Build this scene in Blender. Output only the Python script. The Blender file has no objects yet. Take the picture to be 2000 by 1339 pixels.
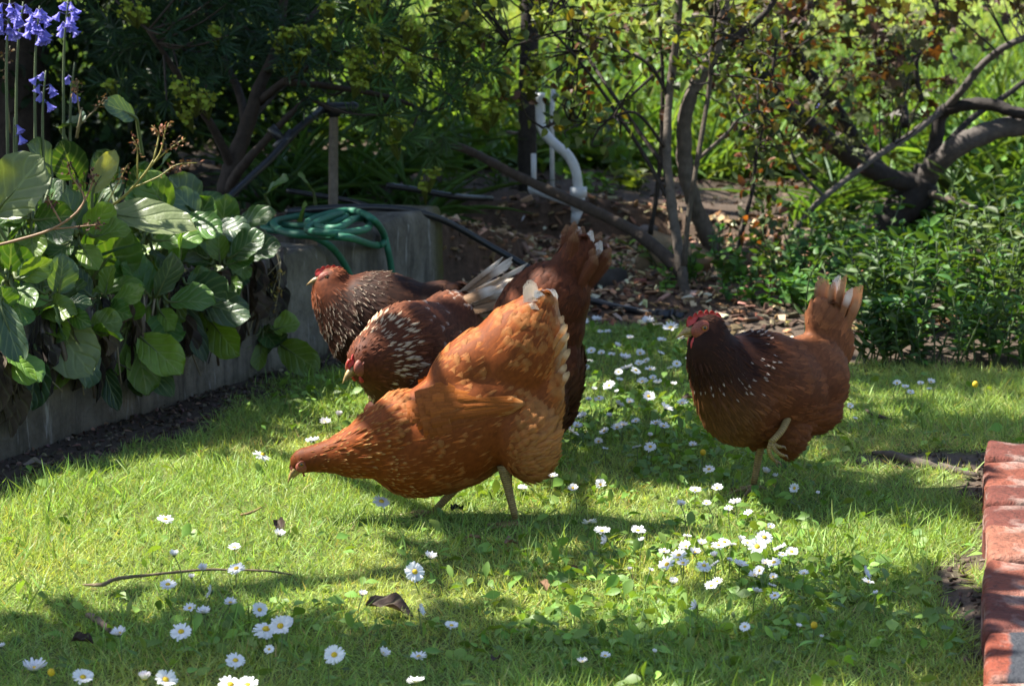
import bpy, bmesh, math, random
import numpy as np
from mathutils import Vector, Matrix

random.seed(7)
R = np.random.default_rng(7)
C = bpy.context.scene.collection
S = bpy.context.scene

# ------------------------------------------------------------------ camera, light, exposure
CAM_H = 1.10
F = 4705.0                      # focal length in photograph pixels (2000 wide)
PITCH = math.atan(819.5 / F)
cam = bpy.data.cameras.new('camera')
cam.sensor_width = 23.6
cam.lens = F / 2000 * 23.6
cam.clip_start = 0.05
cam.clip_end = 400
cam.dof.use_dof = True
cam.dof.focus_distance = 4.45
cam.dof.aperture_fstop = 5.6
camo = bpy.data.objects.new('camera', cam)
camo.location = (0, 0, CAM_H)
camo.rotation_euler = (math.pi / 2 - PITCH, 0, 0)
C.objects.link(camo)
S.camera = camo

SUN_EL = math.radians(53)
SUN_H = np.array([-0.965, 0.262])                 # horizontal direction towards the sun
SUN_H = SUN_H / np.linalg.norm(SUN_H)
SUN = np.array([SUN_H[0] * math.cos(SUN_EL), SUN_H[1] * math.cos(SUN_EL), math.sin(SUN_EL)])
world = bpy.data.worlds.new('World')
S.world = world
world.use_nodes = True
wn = world.node_tree.nodes
sky = wn.new('ShaderNodeTexSky')
sky.sky_type = 'NISHITA'
sky.sun_disc = False
sky.sun_elevation = SUN_EL
sky.sun_rotation = math.atan2(SUN_H[0], SUN_H[1])
wn['Background'].inputs['Strength'].default_value = 0.08
world.node_tree.links.new(sky.outputs[0], wn['Background'].inputs['Color'])
sl = bpy.data.lights.new('sun', 'SUN')
sl.energy = 5.0
sl.angle = math.radians(0.5)
sl.color = (1.0, 0.95, 0.86)
suno = bpy.data.objects.new('sun', sl)
suno.rotation_euler = Vector(SUN).to_track_quat('Z', 'Y').to_euler()
suno.location = (-4, 5, 8)
C.objects.link(suno)
S.view_settings.view_transform = 'Standard'
S.view_settings.look = 'None'
S.view_settings.gamma = 1
S.view_settings.use_curve_mapping = False
S.view_settings.exposure = 1.75
S.render.engine = 'CYCLES'
S.cycles.use_denoising = True
S.cycles.max_bounces = 7
S.cycles.diffuse_bounces = 4
S.cycles.transmission_bounces = 4
S.cycles.transparent_max_bounces = 14
S.cycles.caustics_reflective = False
S.cycles.caustics_refractive = False

# ------------------------------------------------------------------ places: from the photograph's pixels to points of the garden
def ray(x, y):
    r = (x - 1000) / F
    u = -(y - 669.5) / F
    cp, sp = math.cos(PITCH), math.sin(PITCH)
    return np.array([r, cp + u * sp, -sp + u * cp])
def gp(x, y, z=0.0):            # the point at height z
    d = ray(x, y)
    t = (z - CAM_H) / d[2]
    return np.array([d[0] * t, d[1] * t, z])
def dp(x, y, Y):                # the point at distance Y
    d = ray(x, y)
    t = Y / d[1]
    return np.array([d[0] * t, Y, CAM_H + d[2] * t])
def sstep(a, b, x):
    t = np.clip((np.asarray(x, float) - a) / (b - a), 0, 1)
    return t * t * (3 - 2 * t)

# ------------------------------------------------------------------ objects
def tag(o, label=None, cat=None, group=None, kind=None):
    if label: o['label'] = label
    if cat: o['category'] = cat
    if group: o['group'] = group
    if kind: o['kind'] = kind
    return o
def empty(name, loc, label=None, cat=None, group=None, rz=0.0, parent=None):
    o = bpy.data.objects.new(name, None)
    o.empty_display_size = 0.05
    o.location = tuple(float(v) for v in loc)
    o.rotation_euler = (0, 0, rz)
    C.objects.link(o)
    if parent is not None: o.parent = parent
    return tag(o, label, cat, group)

def unit(v):
    v = np.asarray(v, float)
    return v / np.maximum(np.linalg.norm(v, axis=-1, keepdims=True), 1e-9)

class Geo:
    """collects quads / tris with uv and per-vertex colours, then links them as one mesh object"""
    def __init__(self):
        self.v, self.uv, self.attr = [], [], {}
        self.f = []
        self.n = 0
    def add(self, V, faces, uv=None, **attrs):
        V = np.asarray(V, float).reshape(-1, 3)
        k = len(V)
        self.v.append(V)
        self.uv.append(np.zeros((k, 2)) if uv is None else np.asarray(uv, float))
        for fa in faces:
            self.f.append(np.asarray(fa, int) + self.n)
        for a, val in attrs.items():
            val = np.asarray(val, float)
            if val.ndim == 1: val = np.tile(val, (k, 1))
            self.attr.setdefault(a, []).append((self.n, val))
        self.n += k
        return self
    def inst(self, T, P, D, N, L, W, **attrs):
        """copies of a leaf template T=(verts, faces, uv) at points P along D, facing N"""
        tv, tf, tuv = T
        P = np.asarray(P, float).reshape(-1, 3); m = len(P)
        if m == 0: return self
        D = unit(np.broadcast_to(np.asarray(D, float), (m, 3)))
        N = np.broadcast_to(np.asarray(N, float), (m, 3))
        Sd = unit(np.cross(N, D)); N = np.cross(D, Sd)
        L = np.broadcast_to(np.asarray(L, float), (m,)); W = np.broadcast_to(np.asarray(W, float), (m,))
        V = (P[:, None] + D[:, None] * (tv[None, :, 0:1] * L[:, None, None]) +
             Sd[:, None] * (tv[None, :, 1:2] * W[:, None, None]) + N[:, None] * (tv[None, :, 2:3] * L[:, None, None]))
        k = len(tv)
        off = (np.arange(m) * k)[:, None, None]
        faces = [(np.asarray(fa)[None] + off).reshape(-1, np.asarray(fa).shape[1]) for fa in tf]
        at = {}
        for a, val in attrs.items():
            val = np.asarray(val, float)
            if val.ndim == 1: val = np.broadcast_to(val, (m, len(val)))
            at[a] = np.repeat(val, k, axis=0)
        return self.add(V.reshape(-1, 3), faces, np.tile(tuv, (m, 1)), **at)
    def tube(self, pts, rad, n=8, sub=4, col=None, cap=True, rough=0.0, flat=1.0):
        pts = np.asarray(pts, float); rad = np.broadcast_to(np.asarray(rad, float), (len(pts),)).copy()
        if sub > 1 and len(pts) > 2: pts, rad = smooth_path(pts, rad, sub)
        m = len(pts)
        tan = unit(np.gradient(pts, axis=0))
        ref = np.array([0, 0, 1.0]) if abs(tan[0][2]) < 0.9 else np.array([1.0, 0, 0])
        a = unit(np.cross(tan[0], ref))
        rings, uv = [], []
        ln = np.concatenate([[0], np.cumsum(np.linalg.norm(np.diff(pts, axis=0), axis=1))])
        th = np.linspace(0, 2 * np.pi, n, endpoint=False)
        for i in range(m):
            a = unit(a - tan[i] * np.dot(a, tan[i]))
            b = np.cross(tan[i], a)
            r = rad[i] * (1 + (R.uniform(-rough, rough, n) if rough else 0))
            rings.append(pts[i] + (np.cos(th) * r)[:, None] * a + (np.sin(th) * r * flat)[:, None] * b)
            uv.append(np.stack([th / (2 * np.pi), np.full(n, ln[i])], 1))
        V = np.concatenate(rings); UV = np.concatenate(uv)
        i, j = np.meshgrid(np.arange(m - 1), np.arange(n), indexing='ij')
        q = np.stack([i * n + j, i * n + (j + 1) % n, (i + 1) * n + (j + 1) % n, (i + 1) * n + j], -1).reshape(-1, 4)
        fs = [q]
        if cap:
            V = np.concatenate([V, [pts[0]], [pts[-1]]]); UV = np.concatenate([UV, [[0, 0]], [[0, ln[-1]]]])
            jj = np.arange(n)
            t0 = np.stack([(jj + 1) % n, jj, np.full(n, m * n)], 1)
            t1 = np.stack([(m - 1) * n + jj, (m - 1) * n + (jj + 1) % n, np.full(n, m * n + 1)], 1)
            fs.append(np.concatenate([t0, t1]))
        if col is not None: return self.add(V, fs, UV, Col=np.append(np.asarray(col, float)[:3], 1.0))
        return self.add(V, fs, UV)
    def ball(self, c, r, n=10, m=7, col=None, M=None):
        th = np.linspace(0, 2 * np.pi, n, endpoint=False); ph = np.linspace(0, np.pi, m + 1)
        V = np.array([[math.sin(p) * math.cos(t), math.sin(p) * math.sin(t), math.cos(p)] for p in ph for t in th]) * np.asarray(r, float)
        if M is not None: V = V @ np.asarray(M, float).T
        V = V + np.asarray(c, float)
        q = [[i * n + j, (i + 1) * n + j, (i + 1) * n + (j + 1) % n, i * n + (j + 1) % n] for i in range(m) for j in range(n)]
        uv = np.array([[t / 6.283, p / 3.1416] for p in ph for t in th])
        kw = {} if col is None else {'Col': np.append(np.asarray(col, float)[:3], 1.0)}
        return self.add(V, [np.array(q)], uv, **kw)
    def mesh(self, name, smooth=True, base=None):
        me = bpy.data.meshes.new(name)
        V = np.concatenate(self.v)
        if base is not None: V = V - np.asarray(base, float)
        UV = np.concatenate(self.uv)
        fs = [f for f in self.f if len(f)]
        idx = np.concatenate([f.reshape(-1) for f in fs]).astype(np.int32)
        sizes = np.concatenate([np.full(len(f), f.shape[1]) for f in fs]).astype(np.int32)
        starts = np.concatenate([[0], np.cumsum(sizes)[:-1]]).astype(np.int32)
        me.vertices.add(len(V)); me.vertices.foreach_set('co', V.astype(np.float32).ravel())
        me.loops.add(len(idx)); me.loops.foreach_set('vertex_index', idx)
        me.polygons.add(len(sizes)); me.polygons.foreach_set('loop_start', starts)
        try: me.polygons.foreach_set('loop_total', sizes)
        except Exception: pass
        me.polygons.foreach_set('use_smooth', np.full(len(sizes), smooth))
        ul = me.uv_layers.new(name='UVMap')
        ul.data.foreach_set('uv', UV[idx].astype(np.float32).ravel())
        for a, chunks in self.attr.items():
            w = max(c[1].shape[1] for c in chunks)
            arr = np.zeros((len(V), 4)); arr[:, 3] = 1
            for st, val in chunks: arr[st:st + len(val), :val.shape[1]] = val
            ca = me.color_attributes.new(name=a, type='FLOAT_COLOR', domain='POINT')
            ca.data.foreach_set('color', arr.astype(np.float32).ravel())
        me.update(calc_edges=True)
        me.validate()
        return me
    def build(self, name, mat, parent=None, smooth=True, local=False, kind=None, label=None):
        base = None
        if parent is not None and not local:
            b = np.zeros(3); p = parent
            while p is not None: b = b + np.array(p.location); p = p.parent
            base = b
        me = self.mesh(name, smooth, base)
        for m in (mat if isinstance(mat, (list, tuple)) else [mat]): me.materials.append(m)
        o = bpy.data.objects.new(name, me)
        C.objects.link(o)
        if parent is not None: o.parent = parent
        return tag(o, label, None, None, kind)

def smooth_path(pts, rad=None, sub=5):
    pts = np.asarray(pts, float); m = len(pts)
    P = np.concatenate([[2 * pts[0] - pts[1]], pts, [2 * pts[-1] - pts[-2]]])
    out, ro = [], []
    for i in range(m - 1):
        p0, p1, p2, p3 = P[i:i + 4]
        for k in range(sub):
            t = k / sub
            out.append(0.5 * ((2 * p1) + (-p0 + p2) * t + (2 * p0 - 5 * p1 + 4 * p2 - p3) * t * t + (-p0 + 3 * p1 - 3 * p2 + p3) * t ** 3))
            if rad is not None: ro.append(rad[i] * (1 - t) + rad[i + 1] * t)
    out.append(pts[-1])
    if rad is not None: ro.append(rad[-1]); return np.array(out), np.array(ro)
    return np.array(out)

# ------------------------------------------------------------------ leaf templates: x along, y across (+-0.5), z off the blade (in lengths)
def leaf_t(wprof, nx=4, cols=2, fold=0.10, droop=0.15, ripple=0.0):
    V, UV = [], []
    for i in range(nx + 1):
        u = i / nx
        w = wprof(u)
        for j in range(cols + 1):
            s = j / cols * 2 - 1
            V.append([u, s * 0.5 * w, abs(s) * w * fold - droop * u * u + ripple * math.sin(u * 13 + j * 2.1) * abs(s)])
            UV.append([j / cols, u])
    c1 = cols + 1
    q = [[i * c1 + j, (i + 1) * c1 + j, (i + 1) * c1 + j + 1, i * c1 + j + 1] for i in range(nx) for j in range(cols)]
    return np.array(V), [np.array(q)], np.array(UV)
LANCE = leaf_t(lambda u: max(0.06, math.sin(math.pi * min(1, u * 0.93 + 0.04)) ** 0.8), 3, 2, 0.05, 0.12)
OVATE = leaf_t(lambda u: max(0.05, math.sin(math.pi * u ** 0.75) ** 0.75), 4, 2, 0.12, 0.22)
SPOON = leaf_t(lambda u: 0.18 + 0.82 * math.sin(math.pi * min(1.0, max(0, (u - 0.25) / 0.75)) * 0.97) if u > 0.25 else 0.18, 5, 2, 0.06, 0.30)
STRAP = leaf_t(lambda u: max(0.05, 1 - u ** 3), 6, 2, 0.06, 0.62)
BLADE = leaf_t(lambda u: max(0.05, 1 - u ** 1.6), 2, 1, 0.0, 0.28)
def palm_t():
    angs = [-125, -62, 0, 62, 125]; lens = [0.55, 0.85, 1.0, 0.85, 0.55]
    V = [[0.0, 0, 0]]; UV = [[0.5, 0]]
    pts = []
    for k, (a, l) in enumerate(zip(angs, lens)):
        if k: 
            am = math.radians((angs[k - 1] + a) / 2); pts.append((0.30 * math.cos(am), 0.30 * math.sin(am), 0.01))
        a = math.radians(a)
        for da, ll in ((-0.24, 0.6), (0, 1.0), (0.24, 0.6)):
            pts.append((0.6 * l * ll * math.cos(a + da), 0.6 * l * ll * math.sin(a + da), -0.10 * ll))
    for p in pts: V.append(list(p)); UV.append([0.5 + p[1], 0.3 + p[0]])
    t = [[0, i, i + 1] for i in range(1, len(pts))]
    V = np.array(V); V[:, 0] += 0.3
    return V, [np.array(t)], np.array(UV)
PALM = palm_t()

def rdir(n, up=0.0, spread=1.0):
    v = R.normal(size=(n, 3)) * spread; v[:, 2] += up
    return unit(v)
def vary(base, n, amt=0.25, hue=0.06):
    base = np.asarray(base, float)
    k = np.exp(R.normal(0, amt, (n, 1)))
    c = base * k * (1 + R.normal(0, hue, (n, 3)))
    return np.concatenate([np.clip(c, 0.001, 0.9), np.ones((n, 1))], 1)

# ------------------------------------------------------------------ materials
class NM:
    def __init__(self, name):
        self.m = bpy.data.materials.new(name); self.m.use_nodes = True
        self.t = self.m.node_tree; self.N = self.t.nodes; self.L = self.t.links
        self.b = self.N['Principled BSDF']; self.out = self.N['Material Output']
    def n(self, typ, **kw):
        x = self.N.new(typ)
        for k, v in kw.items():
            if k in x.inputs: 
                x.inputs[k].default_value = v
            else: setattr(x, k, v)
        return x
    def link(self, a, b): self.L.new(a, b)
    def noise(self, scale, detail=4, rough=0.6, vec=None, dist=0.0):
        x = self.n('ShaderNodeTexNoise'); x.inputs['Scale'].default_value = scale; x.inputs['Detail'].default_value = detail
        x.inputs['Roughness'].default_value = rough; x.inputs['Distortion'].default_value = dist
        if vec is not None: self.link(vec, x.inputs['Vector'])
        return x.outputs['Fac']
    def ramp(self, fac, stops):
        x = self.n('ShaderNodeValToRGB'); e = x.color_ramp.elements
        while len(e) < len(stops): e.new(0.5)
        for i, (p, c) in enumerate(stops):
            e[i].position = p; e[i].color = (*c, 1) if len(c) == 3 else c
        self.link(fac, x.inputs[0]); return x.outputs[0]
    def mix(self, a, b, fac, mode='MIX'):
        x = self.n('ShaderNodeMix', data_type='RGBA', blend_type=mode)
        for sock, val in ((x.inputs[6], a), (x.inputs[7], b), (x.inputs[0], fac)):
            if hasattr(val, 'is_output'): self.link(val, sock)
            elif isinstance(val, (int, float)): sock.default_value = val
            else: sock.default_value = (*val, 1) if len(val) == 3 else val
        return x.outputs[2]
    def math(self, op, a, b=0.0, c=0.0):
        x = self.n('ShaderNodeMath', operation=op)
        for i, val in enumerate((a, b, c)):
            if hasattr(val, 'is_output'): self.link(val, x.inputs[i])
            else: x.inputs[i].default_value = val
        return x.outputs[0]
    def coord(self, which='Object', scale=None):
        x = self.n('ShaderNodeTexCoord').outputs[which]
        if scale is not None:
            mp = self.n('ShaderNodeMapping'); mp.inputs['Scale'].default_value = scale
            self.link(x, mp.inputs['Vector']); return mp.outputs[0]
        return x
    def attr(self, name): 
        return self.n('ShaderNodeAttribute', attribute_name=name)
    def bump(self, h, strength=0.4, dist=0.01):
        x = self.n('ShaderNodeBump'); x.inputs['Strength'].default_value = strength; x.inputs['Distance'].default_value = dist
        self.link(h, x.inputs['Height']); self.link(x.outputs[0], self.b.inputs['Normal']); return x.outputs[0]
    def base(self, col, rough=0.6, spec=0.5):
        if hasattr(col, 'is_output'): self.link(col, self.b.inputs['Base Color'])
        else: self.b.inputs['Base Color'].default_value = (*col, 1)
        if hasattr(rough, 'is_output'): self.link(rough, self.b.inputs['Roughness'])
        else: self.b.inputs['Roughness'].default_value = rough
        self.b.inputs['Specular IOR Level'].default_value = spec
        return self

def leaf_mat(name, rough=0.45, trans=0.35, tint=(1.25, 1.15, 0.35), spec=0.5, veins=0.0, shade=0.35, vscale=26):
    k = NM(name)
    a = k.attr('Col').outputs['Color']
    nz = k.noise(60, 3, 0.6, k.coord('Object'))
    col = k.mix(a, k.mix(a, (0.45, 0.40, 0.35), 1.0, 'MULTIPLY'), k.math('MULTIPLY', k.math('SUBTRACT', nz, 0.35), 2 * shade))
    if veins > 0:
        sep = k.n('ShaderNodeSeparateXYZ'); k.link(k.n('ShaderNodeTexCoord').outputs['UV'], sep.inputs[0])
        ax = k.math('ABSOLUTE', k.math('SUBTRACT', sep.outputs[0], 0.5))
        ph = k.math('SUBTRACT', k.math('MULTIPLY', sep.outputs[1], vscale), k.math('MULTIPLY', ax, vscale * 0.9))
        vv = k.math('POWER', k.math('ABSOLUTE', k.math('COSINE', ph)), 14)
        mid = k.math('LESS_THAN', ax, 0.022)
        vm = k.math('MAXIMUM', k.math('MULTIPLY', vv, 0.55), mid)
        col = k.mix(col, k.mix(col, (0.30, 0.36, 0.16), 0.75), k.math('MULTIPLY', vm, veins))
        k.bump(k.math('ADD', k.math('MULTIPLY', vv, -1.0), k.math('MULTIPLY', k.noise(30, 4, 0.6, k.coord('Object')), 1.6)), 0.30, 0.006)
    k.base(col, rough, spec)
    tr = k.n('ShaderNodeBsdfTranslucent')
    k.link(k.mix(col, (*tint,), 1.0, 'MULTIPLY'), tr.inputs['Color'])
    mx = k.n('ShaderNodeMixShader'); mx.inputs[0].default_value = trans
    k.link(k.b.outputs[0], mx.inputs[1]); k.link(tr.outputs[0], mx.inputs[2]); k.link(mx.outputs[0], k.out.inputs[0])
    return k.m
def plain_mat(name, col, rough=0.5, spec=0.5, nscale=40, namt=0.3, bump=0.15, dist=0.003, metallic=0.0):
    k = NM(name)
    nz = k.noise(nscale, 5, 0.65, k.coord('Object'))
    dark = tuple(c * (1 - namt) for c in col); light = tuple(min(0.95, c * (1 + namt)) for c in col)
    k.base(k.ramp(nz, [(0.3, dark), (0.7, light)]), rough, spec)
    k.b.inputs['Metallic'].default_value = metallic
    k.bump(nz, bump, dist)
    return k.m
def attr_mat(name, rough=0.6, spec=0.4, nscale=80, namt=0.4, bump=0.3, dist=0.003):
    k = NM(name)
    a = k.attr('Col').outputs['Color']
    nz = k.noise(nscale, 5, 0.65, k.coord('Object'))
    k.base(k.mix(a, k.mix(a, (1 - namt,) * 3, 1.0, 'MULTIPLY'), k.math('MULTIPLY', k.math('SUBTRACT', nz, 0.3), 2.2)), rough, spec)
    k.bump(nz, bump, dist)
    return k.m

M = {}
M['grass'] = leaf_mat('grass_blade', 0.5, 0.38, (1.25, 1.15, 0.5), 0.3, 0, 0.2)
M['leaf'] = leaf_mat('garden_leaf', 0.5, 0.35, (1.35, 1.2, 0.35), 0.32, 0, 0.3)
M['bergenia'] = leaf_mat('bergenia_leaf', 0.40, 0.28, (1.6, 1.6, 0.26), 0.45, 0.5, 0.35, 15)
M['petal'] = leaf_mat('petal', 0.6, 0.25, (1, 1, 1), 0.3, 0, 0.05)
M['dead'] = leaf_mat('dead_leaf', 0.75, 0.12, (1.2, 0.9, 0.6), 0.2, 0.2, 0.6, 9)
M['bark'] = attr_mat('bark', 0.8, 0.25, 45, 0.6, 0.8, 0.006)
M['stem'] = attr_mat('stem', 0.55, 0.4, 60, 0.3, 0.2, 0.002)
M['stone'] = attr_mat('stone', 0.85, 0.25, 28, 0.5, 0.6, 0.01)
M['chip'] = attr_mat('wood_chip', 0.85, 0.2, 60, 0.4, 0.5, 0.004)
M['pvc'] = plain_mat('white_pvc', (0.62, 0.64, 0.66), 0.35, 0.5, 30, 0.12, 0.05)
M['black'] = plain_mat('black_polythene', (0.014, 0.014, 0.016), 0.38, 0.5, 50, 0.4, 0.1)
M['hose'] = plain_mat('green_hose_rubber', (0.015, 0.120, 0.066), 0.6, 0.5, 40, 0.25, 0.1)
M['post'] = plain_mat('weathered_stake', (0.145, 0.115, 0.085), 0.6, 0.4, 60, 0.35, 0.2)
# ------------------------------------------------------------------ the ground
WALL_A, WALL_B = np.array([-1.62, 3.56]), np.array([-0.175, 6.88])       # the wall's face, lawn side
WD = unit(WALL_B - WALL_A); WN = np.array([-WD[1], WD[0]])               # WN points into the raised bed
WLEN = float(np.linalg.norm(WALL_B - WALL_A))
WALL_Z = 0.285
def wall_side(x, y):             # >0 behind the wall's face
    return (np.asarray(x) - WALL_A[0]) * WN[0] + (np.asarray(y) - WALL_A[1]) * WN[1]
def wall_along(x, y):
    return (np.asarray(x) - WALL_A[0]) * WD[0] + (np.asarray(y) - WALL_A[1]) * WD[1]
def lawn_edge(x):                # how far back the lawn reaches
    return np.interp(x, [-0.6, 0.1, 0.32, 0.5, 0.68, 0.85, 1.2, 2.0], [6.75, 6.75, 6.62, 6.5, 6.22, 6.0, 5.93, 5.9])
BR0, BR1 = gp(1924, 1440, 0.060)[:2], gp(1924, 864, 0.060)[:2]             # the brick edging's left edge
BD = unit(BR1 - BR0); BN = np.array([BD[1], -BD[0]])
def brick_side(x, y): return (np.asarray(x) - BR0[0]) * BN[0] + (np.asarray(y) - BR0[1]) * BN[1]
def vnoise(x, y, s, seed=0):     # smooth value noise
    x = np.asarray(x, float) * s + seed * 17.3; y = np.asarray(y, float) * s + seed * 9.1
    xi, yi = np.floor(x), np.floor(y); fx, fy = x - xi, y - yi
    fx = fx * fx * (3 - 2 * fx); fy = fy * fy * (3 - 2 * fy)
    h = lambda a, b: np.modf(np.abs(np.sin(a * 127.1 + b * 311.7 + seed * 3.7) * 43758.5453))[0]
    return (h(xi, yi) * (1 - fx) + h(xi + 1, yi) * fx) * (1 - fy) + (h(xi, yi + 1) * (1 - fx) + h(xi + 1, yi + 1) * fx) * fy
def ground_z(x, y):
    x = np.asarray(x, float); y = np.asarray(y, float)
    z = 0.012 * (vnoise(x, y, 1.6, 1) - 0.5) + 0.008 * (vnoise(x, y, 5, 2) - 0.5)
    back = sstep(0.0, 0.5, y - lawn_edge(x))
    z = z + back * (0.035 + 0.05 * (vnoise(x, y, 2.2, 3) - 0.4) + 0.03 * (vnoise(x, y, 9, 4) - 0.5))
    terrace = sstep(8.12, 8.22, y + 0.10 * (vnoise(x, y, 3, 5) - 0.5)) * (1 - 0.6 * sstep(0.25, 0.9, x))
    z = z + 0.12 * terrace
    bed = sstep(0.10, 0.14, wall_side(x, y)) * (1 - sstep(WLEN - 0.2, WLEN + 1.6, wall_along(x, y)))
    z = np.where(wall_side(x, y) > 0.1, np.maximum(z, bed * (0.262 + 0.03 * (vnoise(x, y, 3, 6) - 0.5))), z)
    return z

k = NM('garden_ground')
co = k.coord('Object')
n1 = k.noise(3.0, 5, 0.6, co); n2 = k.noise(38, 6, 0.7, co); n3 = k.noise(140, 4, 0.7, co)
soil = k.mix(k.ramp(n2, [(0.25, (0.030, 0.020, 0.013)), (0.55, (0.075, 0.052, 0.036)), (0.8, (0.15, 0.105, 0.075))]),
             (0.10, 0.085, 0.07), k.math('MULTIPLY', n1, 0.45))
at = k.attr('Col'); sp = k.n('ShaderNodeSeparateColor'); k.link(at.outputs['Color'], sp.inputs[0])
turf = k.ramp(n2, [(0.3, (0.05, 0.065, 0.015)), (0.7, (0.13, 0.15, 0.04))])
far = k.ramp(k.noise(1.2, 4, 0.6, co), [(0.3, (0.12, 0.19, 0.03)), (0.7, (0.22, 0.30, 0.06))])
red = k.ramp(n2, [(0.25, (0.06, 0.028, 0.014)), (0.6, (0.20, 0.095, 0.05)), (0.85, (0.34, 0.20, 0.12))])
c1 = k.mix(soil, turf, sp.outputs[1])
c1 = k.mix(c1, red, sp.outputs[0])
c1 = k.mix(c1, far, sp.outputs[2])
k.base(c1, 0.9, 0.2); k.bump(k.math('ADD', n2, k.math('MULTIPLY', n3, 0.5)), 0.7, 0.012)
M['ground'] = k.m

def lawn_mask(x, y):
    x = np.asarray(x, float); y = np.asarray(y, float)
    edge = lawn_edge(x) - y + 0.10 * (vnoise(x, y, 6, 11) - 0.5)
    m = sstep(-0.02, 0.10, edge)
    ws = -wall_side(x, y) + 0.14 * (vnoise(x, y, 5, 12) - 0.5)
    bare = np.interp(wall_along(x, y), [0, 1.4, 2.6, 3.6], [0.16, 0.15, 0.08, 0.03])
    m = m * sstep(bare, bare + 0.10, ws)
    bs = -brick_side(x, y) + 0.08 * (vnoise(x, y, 9, 13) - 0.5)
    m = m * np.where(y < 4.98, sstep(0.0, 0.055, bs), 1)
    c = gp(1835, 905)
    q = ((x - c[0]) / 0.18) ** 2 + ((y - c[1]) / 0.09) ** 2 + 0.9 * (vnoise(x, y, 12, 14) - 0.5)
    m = m * sstep(0.35, 1.25, q)
    c = gp(1890, 1180)
    q = ((x - c[0]) / 0.045) ** 2 + ((y - c[1]) / 0.3) ** 2 + 0.9 * (vnoise(x, y, 14, 15) - 0.5)
    return m * sstep(0.3, 1.2, q)

def grid(xs, ys, zf):
    X, Y = np.meshgrid(xs, ys)
    V = np.stack([X.ravel(), Y.ravel(), zf(X.ravel(), Y.ravel())], 1)
    nx = len(xs); i, j = np.meshgrid(np.arange(len(ys) - 1), np.arange(nx - 1), indexing='ij')
    q = np.stack([i * nx + j, i * nx + j + 1, (i + 1) * nx + j + 1, (i + 1) * nx + j], -1).reshape(-1, 4)
    return V, q
xs = np.concatenate([np.linspace(-60, -3.2, 14), np.linspace(-3, 3, 230), np.linspace(3.2, 60, 14)])
ys = np.concatenate([np.linspace(-15, 2.6, 10), np.linspace(2.7, 11, 330), np.linspace(11.3, 110, 46)])
V, q = grid(xs, ys, ground_z)
lm = lawn_mask(V[:, 0], V[:, 1]) * (V[:, 1] < 7)
lm = np.maximum(lm, (V[:, 1] < 2.6) * 1.0)
redm = np.exp(-(((V[:, 0] - 0.22) / 0.62) ** 2 + ((V[:, 1] - 7.45) / 0.62) ** 2)) * (0.35 + 0.9 * vnoise(V[:, 0], V[:, 1], 4, 21))
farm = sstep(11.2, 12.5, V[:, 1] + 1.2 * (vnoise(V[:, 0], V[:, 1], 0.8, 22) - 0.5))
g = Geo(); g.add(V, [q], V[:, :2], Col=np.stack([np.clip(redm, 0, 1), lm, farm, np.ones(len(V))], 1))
tag(g.build('ground', M['ground']), kind='structure', label='garden ground of lawn turf and brown soil')

# ------------------------------------------------------------------ concrete retaining wall
k = NM('old_concrete')
co = k.coord('Object')
n1 = k.noise(7, 6, 0.65, co); n2 = k.noise(60, 5, 0.7, co); st = k.noise(26, 4, 0.6, k.coord('Object', (1, 1, 0.10)), 0.4)
cc = k.ramp(n1, [(0.25, (0.062, 0.053, 0.040)), (0.5, (0.140, 0.124, 0.100)), (0.75, (0.245, 0.22, 0.182))])
cc = k.mix(cc, (0.055, 0.05, 0.043), k.math('MULTIPLY', k.ramp(st, [(0.48, (0, 0, 0)), (0.66, (1, 1, 1))]), 0.75))
cc = k.mix(cc, (0.34, 0.33, 0.31), k.math('MULTIPLY', k.ramp(k.noise(40, 3, 0.7, k.coord('Object', (1, 1, 0.16))), [(0.60, (0, 0, 0)), (0.72, (1, 1, 1))]), 0.7))
mo = k.attr('Col'); sp = k.n('ShaderNodeSeparateColor'); k.link(mo.outputs['Color'], sp.inputs[0])
cc = k.mix(cc, (0.085, 0.075, 0.016), k.math('MULTIPLY', sp.outputs[0], k.ramp(n1, [(0.3, (0.35,) * 3), (0.65, (1, 1, 1))])))
cc = k.mix(cc, k.mix(cc, (0.5, 0.5, 0.48), 1.0, 'MULTIPLY'), k.ramp(n2, [(0.5, (0, 0, 0)), (0.8, (0.8,) * 3)]))
k.base(cc, 0.9, 0.2); k.bump(k.math('ADD', n2, k.math('MULTIPLY', n1, 1.5)), 0.6, 0.008)
M['concrete'] = k.m
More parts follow.
